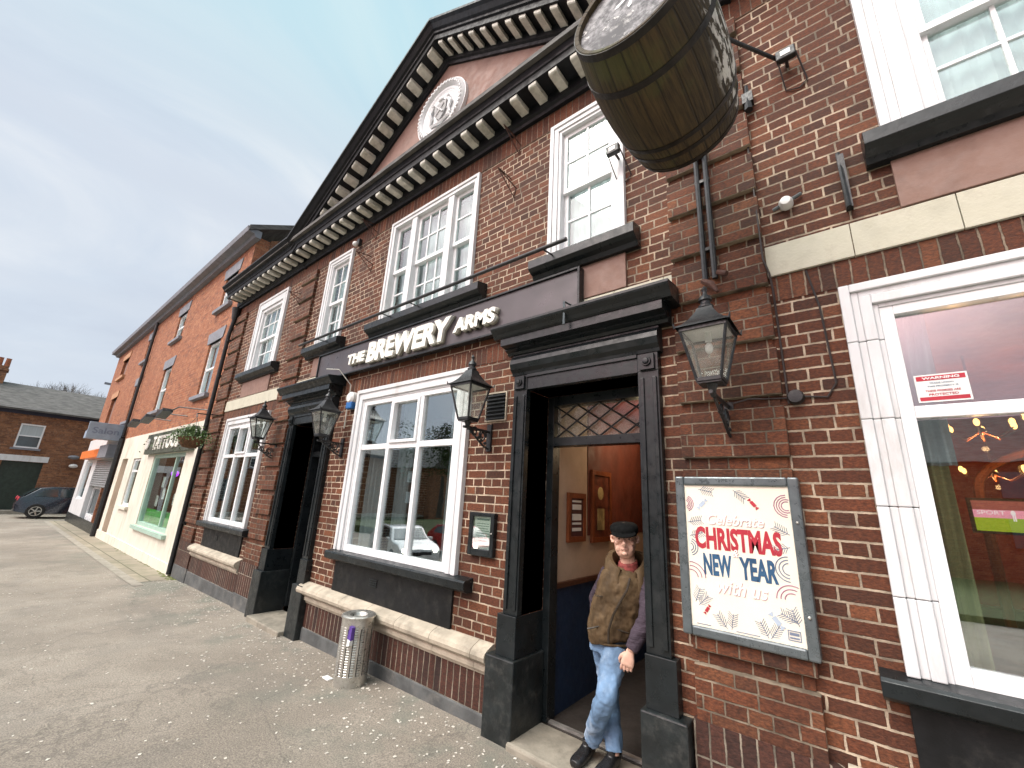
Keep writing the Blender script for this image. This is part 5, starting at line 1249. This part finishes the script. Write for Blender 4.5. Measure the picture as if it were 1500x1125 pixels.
# bare trees
def baretree(x,y,h,seed,label):
    random.seed(seed); m=MB()
    def br(p,d,l,r,dep):
        q=p+d*l*.5+Vector((random.gauss(0,.04),random.gauss(0,.04),0))*l; e=p+d*l
        m.tube([tuple(p),tuple(q),tuple(e)],[r,r*.8,r*.6],5 if dep>2 else 4,caps=False)
        if dep==0: return
        for k in range(3 if dep>2 else 4):
            a=random.uniform(0,2*PI); sp=random.uniform(.25,.6); nd=(d+Vector((math.cos(a),math.sin(a),random.uniform(-.05,.5)))*sp).normalized()
            br(p+d*l*random.uniform(.55,1.),nd,l*random.uniform(.62,.8),r*.55,dep-1)
    t=thing('bare_tree',label,'tree',(x,y,0)); p=Vector((x,y,-.3))
    MB().tube([(x,y,-.3),(x,y,h*.3)],[.28,.2],8).build('trunk',M_bark,t)
    for k in range(4):
        a=k*1.6+random.random(); br(Vector((x,y,h*.28)),Vector((math.cos(a)*.35,math.sin(a)*.35,1)).normalized(),h*.24,.12,5)
    m.build('crown',M_bark,t)
baretree(-52,-1.6,10.2,4,'bare winter tree behind the slate roof, nearest the chimney'); baretree(-54,1.2,11,5,'bare winter tree behind the slate roof, middle of the three'); baretree(-56,4.2,11,8,'bare winter tree behind the slate roof, nearest the orange brick row')
#== car builder (body runs along local x)
def car(name,label,paint,loc,rot,hatch=True,lights=False,grp=None):
    t=thing(name,label,'car',loc,grp); t.rotation_euler=(0,0,rot); M=Matrix.Translation(Vector(loc))@Matrix.Rotation(rot,4,'Z')
    def B(m,n,mt,par=t,bevel=0):
        o=m.build(n,mt,None,bevel); o.parent=par; return o
    # side profile, lofted across width with tumblehome
    P=[(-2.0,.32),(-2.03,.62),(-1.95,.92),(-1.78,1.02),(-1.35,1.40),(-.9,1.47),(.0,1.47),(.45,1.40),(1.0,.98),(1.75,.86),(2.0,.70),(2.05,.45),(2.0,.28),(1.72,.22),(-1.6,.22)]
    m=MB(); ring=[]
    for y,sc in ((-.86,.0),(-.84,.5),(-.70,.9),(0,1),(.70,.9),(.84,.5),(.86,.0)):
        for (x,z) in P:
            zz=z; tw=max(0,(z-.95)/.5); yy=y*(1-.20*tw) ; m.v.append((x*(.965+.035*sc),yy,z*(.985+.015*sc)))
    n=len(P)
    for r_ in range(6):
        for k in range(n): m.f.append((r_*n+k,r_*n+(k+1)%n,(r_+1)*n+(k+1)%n,(r_+1)*n+k)); m.sm.add(len(m.f)-1)
    m.f.append(tuple(range(n))); m.f.append(tuple(range(6*n,7*n))[::-1])
    body=B(m,'body',paint)
    for s in(-1,1):
        g=MB(); yy=s*.80
        def yat(z): return s*(.872*(1-.20*max(0,(z-.95)/.5)))
        for poly in ([(-1.45,1.02),(-1.18,1.32),(-.72,1.38),(-.68,1.0)],[(-.6,1.0),(-.62,1.38),(.0,1.39),(.05,.99)],[(.13,.99),(.08,1.38),(.38,1.34),(.78,1.02)]):
            q=[(x,yat(z)+s*.004,z) for x,z in poly]; q2=[(x,yat(z)-s*.02,z) for x,z in poly]; i=len(g.v); g.v+=q+q2; g.f.append((i,i+1,i+2,i+3)); g.f.append((i+7,i+6,i+5,i+4))
            for k in range(4): g.f.append((i+k,i+(k+1)%4,i+4+(k+1)%4,i+4+k))
        B(g,'side_window',M_cglass)
        B(MB().box(.62,.78,s*.86,s*1.0,.95,1.07),'mirror',paint,bevel=.02)
        for x in(-1.28,1.25):
            w_=MB().lathe([(.0,-.1),(.2,-.1),(.31,-.1),(.33,-.07),(.33,.07),(.31,.1),(.2,.1),(0,.1)],(x,s*.80,.33),22,'y'); wo_=B(w_,'wheel',M_tyre)
            r_=MB()
            for k in range(5):
                a=2*PI*k/5; c=V(x,s*.905,.33); r_.tube([tuple(c),tuple(c+V(math.cos(a)*.2,0,math.sin(a)*.2))],.028,5)
            r_.lathe([(.19,s*.905-.02),(.215,s*.905-.02),(.215,s*.905+.01),(.19,s*.905+.01)],(x,0,.33),22,'y'); r_.ball((x,s*.905,.33),.05,.02,.05,8,6); B(r_,'rim',M_steel,wo_)
        l=MB().ball((1.95,s*.62,.66),.10,.15,.09,10,8); B(l,'headlight',M_head if lights else M_whitep)
        l=MB().ball((-1.93,s*.72,.86),.05,.09,.12,10,8); B(l,'tail_light',M_red)
    g=MB(); g.quad((.50,-.62,1.385),(.50,.62,1.385),(1.02,.74,1.005),(1.02,-.74,1.005)); g.quad((.48,-.60,1.36),(.48,.60,1.36),(1.0,.72,.98),(1.0,-.72,.98)); B(g,'windscreen',M_cglass)
    g=MB(); g.quad((-1.40,-.60,1.395),(-1.40,.60,1.395),(-1.80,.72,1.04),(-1.80,-.72,1.04)); g.quad((-1.38,-.60,1.37),(-1.38,.60,1.37),(-1.76,.7,1.02),(-1.76,-.7,1.02)); B(g,'rear_window',M_cglass)
    B(MB().box(1.99,2.045,-.45,.45,.50,.62),'grille',M_dark); B(MB().box(2.04,2.06,-.26,.26,.36,.47),'number_plate',M_whitep)
    return t
car('parked_car','dark blue hatchback parked before the brick terrace',M_cardk,(-31.6,.25,-.26),PI/2)
#== across the road, behind the camera: seen only as reflections
struct(MB().box(-60,50,-90,-15,-2,-.62).build('grass',M_grass))
car('parked_car','white estate car with lit headlights on the road facing the pub',M_carw,(-15.6,-9.0,-1.02),.30,lights=True); car('parked_car','red hatchback behind the white car on the road facing the pub',M_carr,(-15.5,-12.6,-1.02),.15,lights=True)
def leaftree(x,y,h,w_,seed,label,mat,n=5200):
    random.seed(seed); t=thing('tree',label,'tree',(x,y,0)); MB().tube([(x,y,-.2),(x,y,h*.45)],[.3,.18],8).build('trunk',M_bark,t)
    cl_=[(x+random.gauss(0,w_*.4),y+random.gauss(0,w_*.4),h*random.uniform(.4,.95),random.uniform(.25,.5)*w_) for _ in range(14)]; m=MB()
    for k in range(n):
        cx,cy,cz,r=random.choice(cl_); d=Vector((random.gauss(0,1),random.gauss(0,1),random.gauss(0,1))).normalized()*r*random.uniform(.6,1.05); c=Vector((cx,cy,cz))+d
        s=random.uniform(.07,.15); a=Vector((random.gauss(0,1),random.gauss(0,1),random.gauss(0,1))).normalized(); e=a.orthogonal().normalized(); m.quad(tuple(c-a*s),tuple(c+e*s*.6),tuple(c+a*s),tuple(c-e*s*.6))
    m.build('crown',mat,t)
leaftree(-15,-21,7,3,1,'dark evergreen tree across the road, left of the opposite house',M_leafd); leaftree(-21,-23,6,3,2,'broad hedge tree across the road, left of the dark evergreen',M_leafb); leaftree(19,-25,8,4,3,'tall evergreen across the road, right of the opposite house',M_leafd); leaftree(-30,-24,8,4,6,'far evergreen across the road beyond the hedge tree',M_leafd)
for i,(x0,x1,lab) in enumerate(((-12,-3,'low brown brick house across the road from the pub door'),(-48,-34,'brown brick house across the road at the far left'),(.5,12,'brown brick house across the road opposite the right hand window'))):
    h=thing('brick_house',lab,'house',((x0+x1)/2,-26,0)); MB().box(x0,x1,-32,-26,-1,4.6).build('wall',M_farbrick,h); MB().prism([(-25.6,4.6),(-29,7.2),(-32.4,4.6)],x0-.2,x1+.2,'x').build('roof',M_slate,h)
    for k in range(3):
        xx=x0+1+k*(x1-x0-2)/2.6
        for zz in(.9,3.0): MB().box(xx,xx+1.2,-25.98,-25.9,zz,zz+1.2).build('window',M_cglass if x0==.5 else M_upvc,h)
baretree(-25,-22,9,21,'bare winter tree across the road facing the middle window')
